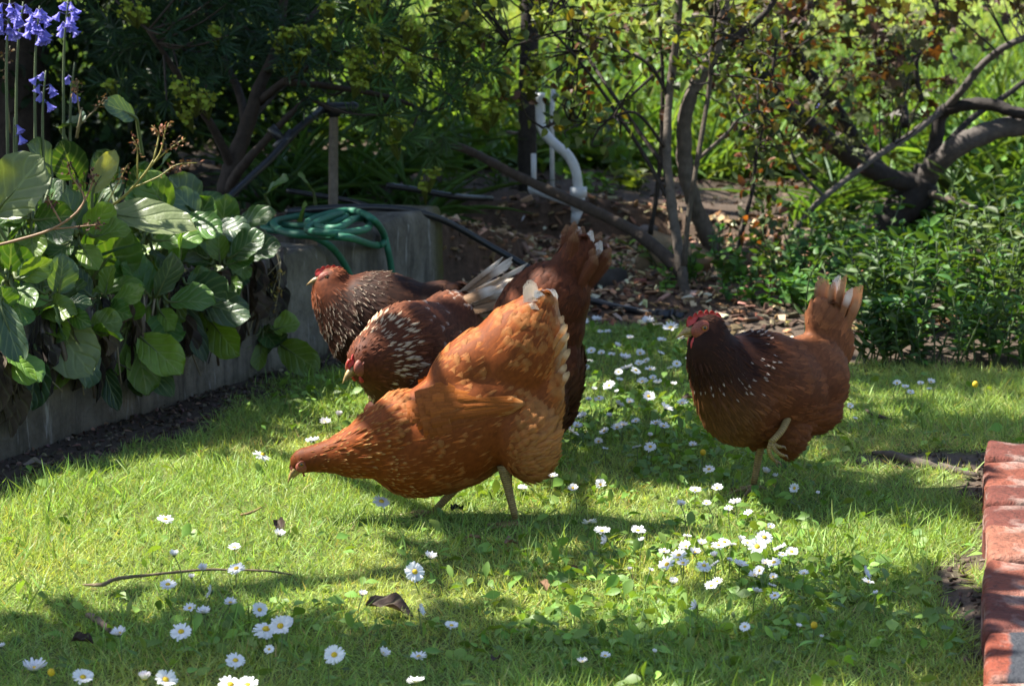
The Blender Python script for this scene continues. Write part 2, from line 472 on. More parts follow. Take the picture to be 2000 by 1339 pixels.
def wall_slab(s0, s1, off, zt, th, moss_end):
    """one cast length of the wall as a closed, uneven slab"""
    ns, nz, nt = max(3, int((s1 - s0) / 0.03)), 12, 5
    prof = [(off, -0.06 + (zt + 0.06) * i / nz) for i in range(nz)] + [(off + 0.008, zt - 0.006)]
    prof += [(off + 0.012 + (th - 0.024) * i / nt, zt) for i in range(nt + 1)] + [(off + th, zt - 0.02), (off + th, -0.06)]
    P = []
    for i in range(ns + 1):
        s = s0 + (s1 - s0) * i / ns
        for (o, z) in prof:
            ew = 0.006 if i in (0, ns) else 0.0
            jit = 0.006 * (vnoise(s, z, 9, 31) - 0.5) + 0.004 * (vnoise(s, z, 40, 32) - 0.5)
            zz = z + (0.012 * (vnoise(s, o, 5, 33) - 0.5) if z > zt - 0.03 else 0) - (0.006 if ew else 0)
            xy = WALL_A + WD * s + WN * (o + jit + ew)
            P.append([xy[0], xy[1], zz])
    m = len(prof)
    q = [[i * m + j, (i + 1) * m + j, (i + 1) * m + j + 1, i * m + j + 1] for i in range(ns) for j in range(m - 1)]
    P = np.array(P)
    s = wall_along(P[:, 0], P[:, 1])
    moss = moss_end * sstep(s1 - 0.10, s1 - 0.02, s) + 0.5 * sstep(0.05, -0.02, P[:, 2])
    g = Geo(); g.add(P, [np.array(q)], P[:, :2], Col=np.stack([np.clip(moss, 0, 1)] + [np.zeros(len(P))] * 2 + [np.ones(len(P))], 1))
    base = len(P)
    # end caps as fans
    for e in (0, ns):
        ring = P[e * m:(e + 1) * m]
        c = ring.mean(0)
        VV = np.concatenate([ring, [c]])
        t = [[j, (j + 1) % m, m] if e == 0 else [(j + 1) % m, j, m] for j in range(m)]
        g.add(VV, [np.array(t)], VV[:, :2], Col=np.array([moss_end if e else 0, 0, 0, 1.0]))
    return g
wall = empty('retaining_wall', (*((WALL_A + WALL_B) / 2), 0), 'low grey weathered concrete retaining wall holding up the left bed', 'wall')
S1 = float(wall_along(-0.477, 6.19))
wall_slab(0, S1 - 0.004, 0.0, WALL_Z - 0.004, 0.15, 0.15).build('wall_section', M['concrete'], wall)
wall_slab(S1 + 0.004, WLEN, 0.022, WALL_Z + 0.012, 0.15, 1.0).build('wall_section', M['concrete'], wall, label='far wall length with a mossy olive end')

# ------------------------------------------------------------------ brick edging
def brick_mat(name, tone, patch):
    k = NM(name); co = k.coord('Object')
    n1 = k.noise(14, 5, 0.65, co); n2 = k.noise(90, 5, 0.7, co); n3 = k.noise(9, 3, 0.6, co, 0.8)
    c = k.ramp(n1, [(0.25, tuple(t * 0.62 for t in tone)), (0.55, tone), (0.8, (tone[0] * 1.2, tone[1] * 1.5, tone[2] * 1.7))])
    c = k.mix(c, (0.42, 0.33, 0.28), k.math('MULTIPLY', k.ramp(n3, [(0.47, (0, 0, 0)), (0.62, (1, 1, 1))]), 0.6))
    c = k.mix(c, (0.030, 0.019, 0.015), k.math('MULTIPLY', k.ramp(n2, [(0.52, (0, 0, 0)), (0.66, (1, 1, 1))]), 0.65))
    n4 = k.noise(28, 5, 0.75, co, 0.5); c = k.mix(c, (0.055, 0.045, 0.032), k.math('MULTIPLY', k.ramp(n4, [(0.55, (0, 0, 0)), (0.70, (1, 1, 1))]), 0.7))
    if patch:
        s = k.n('ShaderNodeSeparateXYZ'); k.link(co, s.inputs[0])
        e = k.math('ADD', s.outputs[0], k.math('MULTIPLY', k.math('SUBTRACT', n1, 0.5), 0.03))
        c = k.mix(c, (0.045, 0.048, 0.055), k.ramp(k.math('MULTIPLY_ADD', e, 60.0, 0.5 + 60 * 0.080), [(0.3, (0, 0, 0)), (0.7, (1, 1, 1))]))
    k.base(c, 0.85, 0.2); k.bump(k.math('ADD', n2, k.math('MULTIPLY', n4, 1.5)), 0.9, 0.008)
    return k.m
bm_list = [brick_mat('brick_red', (0.215, 0.064, 0.038), False), brick_mat('brick_brown_red', (0.145, 0.045, 0.032), False),
           brick_mat('brick_pale_red', (0.270, 0.105, 0.065), False)]
bm_patch = brick_mat('brick_dark_patch', (0.225, 0.055, 0.030), True)
cuts = [864, 896, 944, 979, 1026, 1086, 1154, 1230, 1324, 1425, 1540]
edging = empty('brick_edging', (*((BR0 + BR1) / 2), 0), 'row of worn red bricks edging the lawn at the right', 'brick edging')
ed = [float((np.array(gp(1922, c, 0.062))[:2] - BR0) @ BD) for c in cuts]
for i in range(len(ed) - 1):
    s1, s0 = ed[i] - 0.003, ed[i + 1] + 0.003
    W, Hh = 0.226, 0.062 + [0.004, -0.002, 0.002, -0.003, 0.003, -0.004, 0.0, 0.002, -0.002, 0.0][i]
    b = bmesh.new(); bmesh.ops.create_cube(b, size=1.0)
    bmesh.ops.scale(b, vec=(W, s1 - s0, Hh + 0.05), verts=b.verts)
    bmesh.ops.subdivide_edges(b, edges=b.edges[:], cuts=3, use_grid_fill=True)
    bmesh.ops.bevel(b, geom=[e for e in b.edges if len(e.link_faces) == 2 and e.calc_face_angle() > 1.0], offset=0.010, segments=3, affect='EDGES', profile=0.5)
    for v in b.verts:
        v.co.x += 0.0030 * math.sin(v.co.y * 90 + i * 3 + v.co.z * 60); v.co.z += 0.0024 * math.sin(v.co.x * 70 + i + v.co.y * 40)
    me = bpy.data.meshes.new('brick'); b.to_mesh(me); b.free()
    me.polygons.foreach_set('use_smooth', [True] * len(me.polygons))
    me.materials.append(bm_patch if i == 7 else bm_list[[1, 0, 1, 1, 2, 0, 1, 0, 2, 0][i]])
    o = bpy.data.objects.new('brick', me); C.objects.link(o); o.parent = edging
    xy = BR0 + BD * (s0 + s1) / 2 + BN * (W / 2 + R.uniform(-0.003, 0.004))
    o.location = (xy[0] - edging.location.x, xy[1] - edging.location.y, (Hh - 0.05) / 2)
    o.rotation_euler = (R.uniform(-0.02, 0.02), R.uniform(-0.012, 0.02), -math.atan2(BD[0], BD[1]) + R.uniform(-0.012, 0.012))
    if i == 7: o['label'] = 'red brick with a dark grey patch on top'

# ------------------------------------------------------------------ lawn grass
def view_pts(n, y0, y1, pw, marg=0.16):
    u = R.uniform(0, 1, n); Y = y0 + (y1 - y0) * u ** pw
    X = R.uniform(-1, 1, n) * (0.2127 * Y + marg)
    wgt = (0.2127 * Y + marg) / (0.2127 * y1 + marg)
    keep = R.uniform(0, 1, n) < wgt
    return X[keep], Y[keep]
X, Y = view_pts(480000, 3.1, 6.85, 1.3)
Xs = R.uniform(-2.6, 2.9, 210000); Ys = R.uniform(2.5, 6.85, 210000); so = (np.abs(Xs) > 0.2127 * Ys + 0.14) | (Ys < 3.1); X, Y = np.concatenate([X, Xs[so]]), np.concatenate([Y, Ys[so]])
keep = R.uniform(0, 1, len(X)) < lawn_mask(X, Y) * (0.55 + 0.6 * vnoise(X, Y, 7, 41))
X, Y = X[keep], Y[keep]; n = len(X)
P = np.stack([X, Y, ground_z(X, Y) - 0.002], 1)
tuft = vnoise(X, Y, 4.5, 42) * 0.6 + vnoise(X, Y, 17, 43) * 0.4
up = R.uniform(0.25, 1.5, n)
D = R.normal(size=(n, 3)); D[:, 2] = up * np.abs(R.normal(1, 0.35, n)); D = unit(D)
hL = (0.016 + 0.030 * tuft * R.uniform(0.4, 1.25, n))
col = vary((0.27, 0.39, 0.10), n, 0.22, 0.07)
dry = R.uniform(0, 1, n) < 0.03 + 0.09 * sstep(0.5, 0.8, vnoise(X, Y, 2.3, 44))
col[dry, :3] = vary((0.44, 0.38, 0.16), int(dry.sum()), 0.2)[:, :3]
yel = sstep(0.35, 0.8, vnoise(X, Y, 3.1, 45))[:, None]
col[:, :3] = col[:, :3] * (1 + yel * np.array([0.42, 0.18, 0.25]))
g = Geo(); g.inst(BLADE, P, D, rdir(n, 0.8), hL, R.uniform(0.0012, 0.0025, n), Col=col)
X, Y = view_pts(34000, 3.1, 6.8, 1.3); keep = R.uniform(0, 1, len(X)) < lawn_mask(X, Y) * sstep(0.45, 0.8, vnoise(X, Y, 3.7, 47)) * 0.8; X, Y = X[keep], Y[keep]; n = len(X)
D = R.normal(size=(n, 3)); D[:, 2] = np.abs(D[:, 2]) + 0.7
g.inst(BLADE, np.stack([X, Y, ground_z(X, Y)], 1), D, rdir(n, 0.8), R.uniform(0.035, 0.062, n), R.uniform(0.0022, 0.0040, n), Col=vary((0.20, 0.32, 0.07), n, 0.3))
tag(g.build('lawn_grass', M['grass']), 'short green lawn grass the hens walk on', 'grass', kind='stuff')

# low broad weeds, clover and daisy leaves between the grass
X, Y = view_pts(42000, 3.15, 6.5, 1.3)
patch = np.zeros(len(X))
for (px_, py_, rx, ry, wt) in [(1300, 830, 0.24, 0.55, 1.0), (1380, 1130, 0.30, 0.24, 1.0), (1190, 1250, 0.22, 0.16, 0.9), (600, 780, 0.12, 0.2, 0.7), (1060, 960, 0.16, 0.14, 0.7),
                               (1500, 1010, 0.15, 0.16, 0.5), (480, 1240, 0.22, 0.14, 0.35), (950, 1220, 0.08, 0.08, 0.6), (1560, 1240, 0.18, 0.12, 0.8), (380, 1060, 0.2, 0.12, 0.12), (1250, 700, 0.2, 0.4, 0.6)]:
    c = gp(px_, py_); patch = np.maximum(patch, wt * np.exp(-((X - c[0]) / rx) ** 2 - ((Y - c[1]) / ry) ** 2))
keep = (R.uniform(0, 1, len(X)) < lawn_mask(X, Y) * (0.035 + 1.25 * patch)) & (vnoise(X, Y, 11, 46) > 0.3)
X, Y = X[keep], Y[keep]; n = len(X)
P = np.stack([X, Y, ground_z(X, Y) + R.uniform(0.002, 0.022, n)], 1)
D = R.normal(size=(n, 3)); D[:, 2] = np.abs(D[:, 2]) * 0.5 + 0.12
L = R.uniform(0.013, 0.034, n)
g = Geo(); g.inst(SPOON, P, D, rdir(n, 1.6), L, L * R.uniform(0.35, 0.7, n), Col=vary((0.15, 0.26, 0.048), n, 0.28))
tag(g.build('lawn_weeds', M['leaf']), 'broad daisy and clover leaves growing through the lawn', 'lawn weeds', kind='stuff')
# ------------------------------------------------------------------ hens
k = NM('feather')
col = k.attr('Col').outputs['Color']; tip = k.attr('Tip').outputs['Color']
md = k.n('ShaderNodeSeparateColor'); k.link(k.attr('Mode').outputs['Color'], md.inputs[0])     # r: tip start, g: edge lacing, b: amount
uvs = k.n('ShaderNodeSeparateXYZ'); k.link(k.n('ShaderNodeTexCoord').outputs['UV'], uvs.inputs[0])
ax = k.math('MULTIPLY', k.math('ABSOLUTE', k.math('SUBTRACT', uvs.outputs[0], 0.5)), 2.0)
barb = k.math('ABSOLUTE', k.math('SINE', k.math('SUBTRACT', k.math('MULTIPLY', uvs.outputs[1], 70.0), k.math('MULTIPLY', ax, 26.0))))
nz = k.noise(220, 3, 0.6, k.coord('Object'))
c = k.mix(col, k.mix(col, (0.55, 0.50, 0.45), 1.0, 'MULTIPLY'), k.math('MULTIPLY', barb, 0.32))
c = k.mix(c, k.mix(c, (1.5, 1.45, 1.35), 1.0, 'MULTIPLY'), k.math('MULTIPLY', k.math('LESS_THAN', ax, 0.07), 0.5))
c = k.mix(c, k.mix(c, (0.6, 0.55, 0.5), 1.0, 'MULTIPLY'), k.math('MULTIPLY', k.math('SUBTRACT', nz, 0.35), 1.2))
mask_t = k.math('MULTIPLY', k.math('SUBTRACT', uvs.outputs[1], md.outputs[0]), 6.0)
mask_e = k.math('MULTIPLY', k.math('SUBTRACT', k.math('ADD', ax, k.math('MULTIPLY', uvs.outputs[1], 0.25)), k.math('SUBTRACT', 1.25, md.outputs[1])), 7.0)
mk = k.n('ShaderNodeClamp'); k.link(k.math('MAXIMUM', mask_t, mask_e), mk.inputs[0])
c = k.mix(c, tip, k.math('MULTIPLY', mk.outputs[0], md.outputs[2]))
k.base(c, 0.62, 0.16)
k.bump(barb, 0.25, 0.0006)
tr = k.n('ShaderNodeBsdfTranslucent'); k.link(k.mix(c, (1.15, 0.95, 0.7), 1.0, 'MULTIPLY'), tr.inputs['Color'])
mx = k.n('ShaderNodeMixShader'); mx.inputs[0].default_value = 0.14
k.link(k.b.outputs[0], mx.inputs[1]); k.link(tr.outputs[0], mx.inputs[2])
# frayed barbs at the vane's edge: split into gaps
fr = k.math('ABSOLUTE', k.math('SINE', k.math('ADD', k.math('SUBTRACT', k.math('MULTIPLY', uvs.outputs[1], 46.0), k.math('MULTIPLY', ax, 18.0)), k.math('MULTIPLY', nz, 9.0))))
end = k.math('MAXIMUM', ax, k.math('MULTIPLY_ADD', uvs.outputs[1], 1.6, -0.62))
fy = k.n('ShaderNodeSeparateColor'); k.link(k.attr('Fray').outputs['Color'], fy.inputs[0])
gap = k.math('GREATER_THAN', k.math('ADD', k.math('MULTIPLY_ADD', end, 2.2, -2.28), fy.outputs[0]), fr)
tp = k.n('ShaderNodeBsdfTransparent'); m2 = k.n('ShaderNodeMixShader')
k.link(gap, m2.inputs[0]); k.link(mx.outputs[0], m2.inputs[1]); k.link(tp.outputs[0], m2.inputs[2]); k.link(m2.outputs[0], k.out.inputs[0])
M['feather'] = k.m

k = NM('hen_red_skin'); n1 = k.noise(380, 4, 0.65, k.coord('Object'))
k.base(k.ramp(n1, [(0.3, (0.30, 0.014, 0.014)), (0.7, (0.55, 0.045, 0.038))]), 0.45, 0.5); k.bump(n1, 0.6, 0.0012)
k.b.inputs['Subsurface Weight'].default_value = 0.12; k.b.inputs['Subsurface Radius'].default_value = (0.004, 0.001, 0.001); k.b.inputs['Subsurface Scale'].default_value = 1.0
M['comb'] = k.m
k = NM('hen_face_skin'); n1 = k.noise(420, 4, 0.65, k.coord('Object'))
k.base(k.ramp(n1, [(0.35, (0.13, 0.028, 0.016)), (0.7, (0.30, 0.078, 0.042))]), 0.55, 0.4); k.bump(n1, 0.7, 0.001)
M['face'] = k.m
M['beak'] = plain_mat('hen_beak', (0.26, 0.17, 0.06), 0.42, 0.45, 160, 0.65, 0.15, 0.001)
k = NM('hen_shank'); co = k.coord('UV')
wv = k.n('ShaderNodeTexWave', wave_type='BANDS', bands_direction='Y'); wv.inputs['Scale'].default_value = 75; wv.inputs['Distortion'].default_value = 0.6
k.link(co, wv.inputs['Vector']); n1 = k.noise(150, 4, 0.6, k.coord('Object'))
k.base(k.mix(k.ramp(n1, [(0.3, (0.19, 0.125, 0.040)), (0.7, (0.34, 0.24, 0.085))]), (0.09, 0.055, 0.025), k.math('MULTIPLY', wv.outputs['Fac'], 0.6)), 0.55, 0.35)
k.bump(wv.outputs['Fac'], 0.5, 0.0012); M['shank'] = k.m
M['claw'] = plain_mat('hen_claw', (0.17, 0.11, 0.06), 0.4)
k = NM('hen_eye'); k.base((0.30, 0.12, 0.015), 0.08, 0.6); M['iris'] = k.m
k = NM('hen_pupil'); k.base((0.004, 0.004, 0.004), 0.05, 0.7); M['pupil'] = k.m

FEATHER = leaf_t(lambda u: 0.35 + 0.65 * math.sin(math.pi * min(1, 0.15 + 0.75 * u)) if u < 0.72 else math.sqrt(max(0.03, 1 - ((u - 0.60) / 0.415) ** 2)), 5, 2, -0.10, 0.14)
HACKLE = leaf_t(lambda u: 0.55 + 0.45 * math.sin(math.pi * u ** 0.8) if u < 0.5 else max(0.08, (1 - u ** 2.2) ** 0.6), 5, 2, -0.14, 0.10)
QUILL = leaf_t(lambda u: 0.30 + 0.7 * sstep(0, 0.35, u) if u < 0.8 else 0.98 * math.sqrt(max(0.03, 1 - ((u - 0.8) / 0.205) ** 2)), 8, 4, -0.05, 0.10)

def blob_mesh(blobs, voxel=0.0055, smooth=8):
    bm = bmesh.new()
    def ell(c, r, pitch=0.0, yaw=0.0):
        Mx = Matrix.Translation(c) @ Matrix.Rotation(yaw, 4, 'Z') @ Matrix.Rotation(-pitch, 4, 'Y') @ Matrix.Diagonal((*r, 1))
        bmesh.ops.create_uvsphere(bm, u_segments=20, v_segments=14, radius=1.0, matrix=Mx)
    for b in blobs:
        if b[0] == 'e': ell(b[1], b[2], math.radians(b[3]) if len(b) > 3 else 0, math.radians(b[4]) if len(b) > 4 else 0)
        else:
            _, pts, rad, ys = b
            p, r = smooth_path(np.array(pts), np.array(rad), 5)
            for q, s in zip(p, r): ell(q, (s, s * ys, s))
    me = bpy.data.meshes.new('tmp'); bm.to_mesh(me); bm.free()
    o = bpy.data.objects.new('tmp', me); C.objects.link(o)
    m1 = o.modifiers.new('r', 'REMESH'); m1.mode = 'VOXEL'; m1.voxel_size = voxel
    m2 = o.modifiers.new('s', 'SMOOTH'); m2.factor = 0.5; m2.iterations = smooth
    dg = bpy.context.evaluated_depsgraph_get(); dg.update()
    out = bpy.data.meshes.new_from_object(o.evaluated_get(dg))
    bpy.data.objects.remove(o); bpy.data.meshes.remove(me)
    return out

def mesh_arrays(me):
    n = len(me.vertices); v = np.empty(n * 3); me.vertices.foreach_get('co', v); v = v.reshape(-1, 3)
    nn = np.empty(n * 3); me.vertices.foreach_get('normal', nn); nn = nn.reshape(-1, 3)
    me.calc_loop_triangles(); t = np.empty(len(me.loop_triangles) * 3, dtype=np.int32); me.loop_triangles.foreach_get('vertices', t)
    return v, nn, t.reshape(-1, 3)

def sample_surface(v, nn, t, n):
    a, b, c = v[t[:, 0]], v[t[:, 1]], v[t[:, 2]]
    ar = np.linalg.norm(np.cross(b - a, c - a), axis=1); i = R.choice(len(t), n, p=ar / ar.sum())
    r1, r2 = np.sqrt(R.uniform(size=(n, 1))), R.uniform(size=(n, 1))
    w = (1 - r1, r1 * (1 - r2), r1 * r2)
    P = sum(wi * v[t[i, j]] for j, wi in enumerate(w)); Nn = unit(sum(wi * nn[t[i, j]] for j, wi in enumerate(w)))
    return P, Nn

def thin(P, rad):
    """drop points closer than their radius (grid hash)"""
    cell = float(rad.max()); grid_, keep = {}, []
    K = np.floor(P / cell).astype(int)
    for i in range(len(P)):
        kx, ky, kz = K[i]; ok = True
        for dx in (-1, 0, 1):
            for dy in (-1, 0, 1):
                for dz in (-1, 0, 1):
                    for j in grid_.get((kx + dx, ky + dy, kz + dz), ()):
                        d = P[i] - P[j]
                        if d[0] * d[0] + d[1] * d[1] + d[2] * d[2] < rad[i] * rad[i]: ok = False; break
                    if not ok: break
                if not ok: break
            if not ok: break
        if ok: keep.append(i); grid_.setdefault((kx, ky, kz), []).append(i)
    return np.array(keep)

def frame_from(d, up=(0, 0, 1)):
    x = unit(d); y = unit(np.cross(np.asarray(up, float), x)); z = np.cross(x, y)
    return np.stack([x, y, z], 1)          # columns

def make_head(hen, hp, hd, hs, comb_n=5, comb_h=0.014, wat=1.0, fs=1.0):
    """bare parts of a head whose skull centre is hp and whose beak points along hd"""
    Fm = frame_from(hd); T = lambda p: hp + Fm @ (np.asarray(p, float) * hs)
    TT = lambda A: hp + (np.asarray(A, float) * hs) @ Fm.T
    # beak: two curved mandibles
    bk = Geo()
    for (zz, ln, dr, w0, h0) in ((-0.0005, 0.0300, 0.0095, 0.0080, 0.0072), (-0.0072, 0.0225, 0.0035, 0.0066, 0.0038)):
        pts, rad = [], []
        for i in range(8):
            u = i / 7
            pts.append(T((0.0190 + ln * u, 0, zz - dr * u ** 2.2))); rad.append(hs * h0 * max(0.10, (1 - u ** 1.5)))
        bk.tube(pts, rad, 10, 1, flat=1.0)
    bo = bk.build('beak', M['beak'], hen, local=True)
    # comb: upright toothed blade with thickness
    top, bot = [], []
    n = comb_n * 6
    for i in range(n + 1):
        u = i / n; x = 0.030 - 0.050 * u
        base = 0.0150 * math.sqrt(max(0, 1 - ((x - 0.002) / 0.034) ** 2)) + 0.0025 * min(1, comb_h / 0.005)
        saw = abs(math.sin(math.pi * comb_n * u)) ** 0.7
        top.append((x - 0.003 * u, base + comb_h * (0.35 + 0.65 * saw) * math.sin(math.pi * min(1, 0.12 + 0.88 * u)) ** 0.6)); bot.append((x, base - 0.006))
    V, q = [], []
    for sgn in (1, -1):
        for (a, b) in zip(bot, top):
            for kk, th in ((0, 0.0042), (0.5, 0.0030), (1, 0.0009)):
                V.append(T((a[0] * (1 - kk) + b[0] * kk, sgn * th + 0.0012 * math.sin(a[0] * 400), a[1] * (1 - kk) + b[1] * kk)))
    m = 3 * (n + 1)
    for s in (0, 1):
        for i in range(n):
            for j in range(2):
                f = [s * m + i * 3 + j, s * m + (i + 1) * 3 + j, s * m + (i + 1) * 3 + j + 1, s * m + i * 3 + j + 1]
                q.append(f if s else f[::-1])
    for i in range(n): q.append([i * 3 + 2, (i + 1) * 3 + 2, m + (i + 1) * 3 + 2, m + i * 3 + 2])
    for e in (0, n):
        for j in range(2): q.append([e * 3 + j, e * 3 + j + 1, m + e * 3 + j + 1, m + e * 3 + j])
    cg = Geo(); cg.add(np.array(V), [np.array(q)]); cg.build('comb', M['comb' if comb_h > 0.002 else 'face'], hen, local=True)
    for sgn in (1, -1):
        fg = Geo(); fg.ball(T((0.0095, sgn * 0.0098, -0.001)), hs * np.array([0.0180 * fs, 0.0088, 0.0150 * fs]), 16, 10, M=Fm)
        face = fg.build('face', M['face'], hen, local=True)
        eg = Geo(); eg.ball(T((0.0085, sgn * 0.0180, 0.0035)), hs * np.array([0.0043, 0.0026, 0.0043]), 14, 9, M=Fm)
        eye = eg.build('eye', M['iris'], hen, local=True)
        pg_ = Geo(); pg_.ball(T((0.0087, sgn * 0.0200, 0.0036)), hs * np.array([0.0024, 0.0014, 0.0024]), 10, 7, M=Fm); pg_.build('pupil', M['pupil'], eye, local=True)
        lg = Geo()
        pts = [T((0.0085 + 0.0056 * math.cos(a), sgn * (0.0184 - 0.0008 * math.cos(a) ** 2), 0.0035 + 0.0050 * math.sin(a))) for a in np.linspace(0, 2 * math.pi, 13)]
        lg.tube(pts, 0.0012 * hs, 6, 1); lg.build('eyelid', M['face'], eye, local=True)
        wg = Geo(); wg.ball(T((0.0185, sgn * 0.0085, -0.0215 + 0.007 * (1 - wat))), hs * wat * np.array([0.0100, 0.0036, 0.0130]), 12, 9, M=Fm); wg.build('wattle', M['comb' if wat > 0.3 else 'face'], hen, local=True)
        eb = Geo(); eb.ball(T((-0.0075, sgn * 0.0175, -0.0090)), hs * np.array([0.0055, 0.0030, 0.0080]), 12, 8, M=Fm); eb.build('earlobe', M['face'], hen, local=True)

def make_leg(hen, pts, rad, toes, claw=0.010):
    """pts: hock to ankle; toes: list of point chains from the ankle"""
    g = Geo(); g.tube(pts, rad, 10, 4)
    leg = g.build('leg', M['shank'], hen, local=True)
    for ch in toes:
        ch = np.asarray(ch, float); r = np.linspace(0.0046, 0.0028, len(ch))
        t = Geo(); t.tube(ch, r, 8, 3); toe = t.build('toe', M['shank'], leg, local=True)
        d = unit(ch[-1] - ch[-2]); c = Geo()
        c.tube([ch[-1] - d * 0.002, ch[-1] + d * claw * 0.5 + [0, 0, 0.001], ch[-1] + d * claw + [0, 0, -0.004]], [0.0028, 0.0021, 0.0005], 6, 3)
        c.build('claw', M['claw'], toe, local=True)
    return leg
def flat_toes(an, fwd, lng=0.052):
    a0 = math.atan2(fwd[1], fwd[0]); out = []
    for da, l in ((0, lng), (0.55, lng * 0.8), (-0.55, lng * 0.8), (math.pi - 0.25, lng * 0.42)):
        dx, dy = math.cos(a0 + da), math.sin(a0 + da)
        out.append([(an[0], an[1], an[2]), (an[0] + dx * l * 0.35, an[1] + dy * l * 0.35, max(0.009, an[2] * 0.55)), (an[0] + dx * l * 0.7, an[1] + dy * l * 0.7, 0.009), (an[0] + dx * l, an[1] + dy * l, 0.006)])
    return out

def hen_at(loc, yaw, label, scale=1.0):
    e = empty('hen', loc, label, 'hen', 'brown hens feeding on the lawn', rz=yaw)
    e.scale = (scale,) * 3
    return e

def plumage(hen, me, spine, colour, skip=None, th=0.10, size=1.0, dens=1.0, fluff=None, fray=0.95):
    """feathers over the body surface, lying along the spine from beak to tail"""
    v, nn, t = mesh_arrays(me)
    P, Nn = sample_surface(v, nn, t, 20000)
    sp = smooth_path(np.array(spine, float), None, 8); tan = unit(np.gradient(sp, axis=0)); u = np.linspace(0, 1, len(sp))
    d2 = ((P[:, None] - sp[None]) ** 2).sum(-1); w = np.exp(-(d2 - d2.min(1, keepdims=True)) / (2 * 0.035 ** 2)); w /= w.sum(1, keepdims=True)
    tt = (w * u).sum(1); fl = unit(w @ tan)
    fl[:, 2] -= 0.28 * sstep(0.3, 0.5, tt) * (1 - np.abs(Nn[:, 2]))
    fl = unit(fl - Nn * (fl * Nn).sum(1, keepdims=True))
    head = tt < th
    neck = (tt >= th) & (tt < 0.36)
    L = np.where(head, 0.010, np.interp(tt, [th, 0.16, 0.30, 0.5, 0.8, 1.0], [0.012, 0.022, 0.036, 0.038, 0.042, 0.036])) * size
    W = np.where(head, 0.0042, np.interp(tt, [th, 0.16, 0.30, 0.40, 0.48, 0.8, 1.0], [0.0050, 0.0062, 0.0085, 0.0120, 0.026, 0.027, 0.020])) * size
    lift = np.where(head, 0.24, np.interp(tt, [th, 0.3, 0.6, 1.0], [0.18, 0.15, 0.105, 0.15]))
    br = sstep(0.12, -0.2, Nn[:, 2]) * sstep(0.3, 0.45, tt); L = L * (1 - 0.25 * br); W = W * (1 - 0.35 * br)
    fz = np.zeros(len(P)) if fluff is None else fluff(P, tt, Nn)
    W = W * (1 - 0.5 * fz); L = L * (1 + 0.15 * fz); lift = lift + 0.16 * fz
    rad = np.clip(np.sqrt(L * W) * np.interp(tt, [0.3, 0.45], [0.33, 0.25]) / dens, 0.0027, 0.02)
    ok = np.ones(len(P), bool) if skip is None else ~skip(P)
    P, Nn, fl, tt, L, W, lift, fz, rad, neck, head = [a[ok] for a in (P, Nn, fl, tt, L, W, lift, fz, rad, neck, head)]
    kp = thin(P, rad)
    P, Nn, fl, tt, L, W, lift, fz, neck, head = [a[kp] for a in (P, Nn, fl, tt, L, W, lift, fz, neck, head)]
    n = len(P)
    L = L * R.uniform(0.85, 1.15, n); lift = lift * R.uniform(0.5, 1.6, n)
    nkv = sstep(0.42, 0.30, tt)
    side = np.cross(Nn, fl); fl = unit(fl + side * (R.normal(0, 1, n) * (0.10 + 0.12 * fz))[:, None])
    D = fl * np.cos(lift)[:, None] + Nn * np.sin(lift)[:, None]
    Nv = Nn * np.cos(lift)[:, None] - fl * np.sin(lift)[:, None]
    Nv = unit(Nv + side * (R.normal(0, 1, n) * (0.055 + 0.25 * nkv))[:, None])
    col, tipc, mode = colour(P, tt, Nn, n)
    col[:, :3] *= np.exp(R.normal(0, 1, (n, 1)) * (0.06 + 0.18 * nkv[:, None]))
    P0 = P - Nn * 0.0015 - fl * (L * 0.25)[:, None]
    g = Geo(); nk = (tt < 0.41)
    for sel, T in ((nk, HACKLE), (~nk, FEATHER)):
        g.inst(T, P0[sel], D[sel], Nv[sel], L[sel], W[sel], Col=col[sel], Tip=tipc[sel], Mode=mode[sel], Fray=np.array([fray, 0, 0, 1.0]))
    g.build('plumage', M['feather'], hen, local=True, kind='stuff')
    # the body under the feathers
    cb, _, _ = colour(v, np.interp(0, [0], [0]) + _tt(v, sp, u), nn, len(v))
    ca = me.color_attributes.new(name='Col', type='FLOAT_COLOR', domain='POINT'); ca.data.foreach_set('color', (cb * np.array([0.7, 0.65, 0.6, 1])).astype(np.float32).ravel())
    for a, val in (('Tip', (0, 0, 0, 1)), ('Mode', (2, 0, 0, 1))):
        ca = me.color_attributes.new(name=a, type='FLOAT_COLOR', domain='POINT'); ca.data.foreach_set('color', np.tile(np.array(val, np.float32), len(v)))
    me.polygons.foreach_set('use_smooth', [True] * len(me.polygons))
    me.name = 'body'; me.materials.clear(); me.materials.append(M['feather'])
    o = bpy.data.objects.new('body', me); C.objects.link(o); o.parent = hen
    return o
def _tt(P, sp, u):
    out = np.empty(len(P))
    for i in range(0, len(P), 4000):
        d2 = ((P[i:i + 4000, None] - sp[None]) ** 2).sum(-1); w = np.exp(-(d2 - d2.min(1, keepdims=True)) / (2 * 0.035 ** 2)); out[i:i + 4000] = (w * u).sum(1) / w.sum(1)
    return out

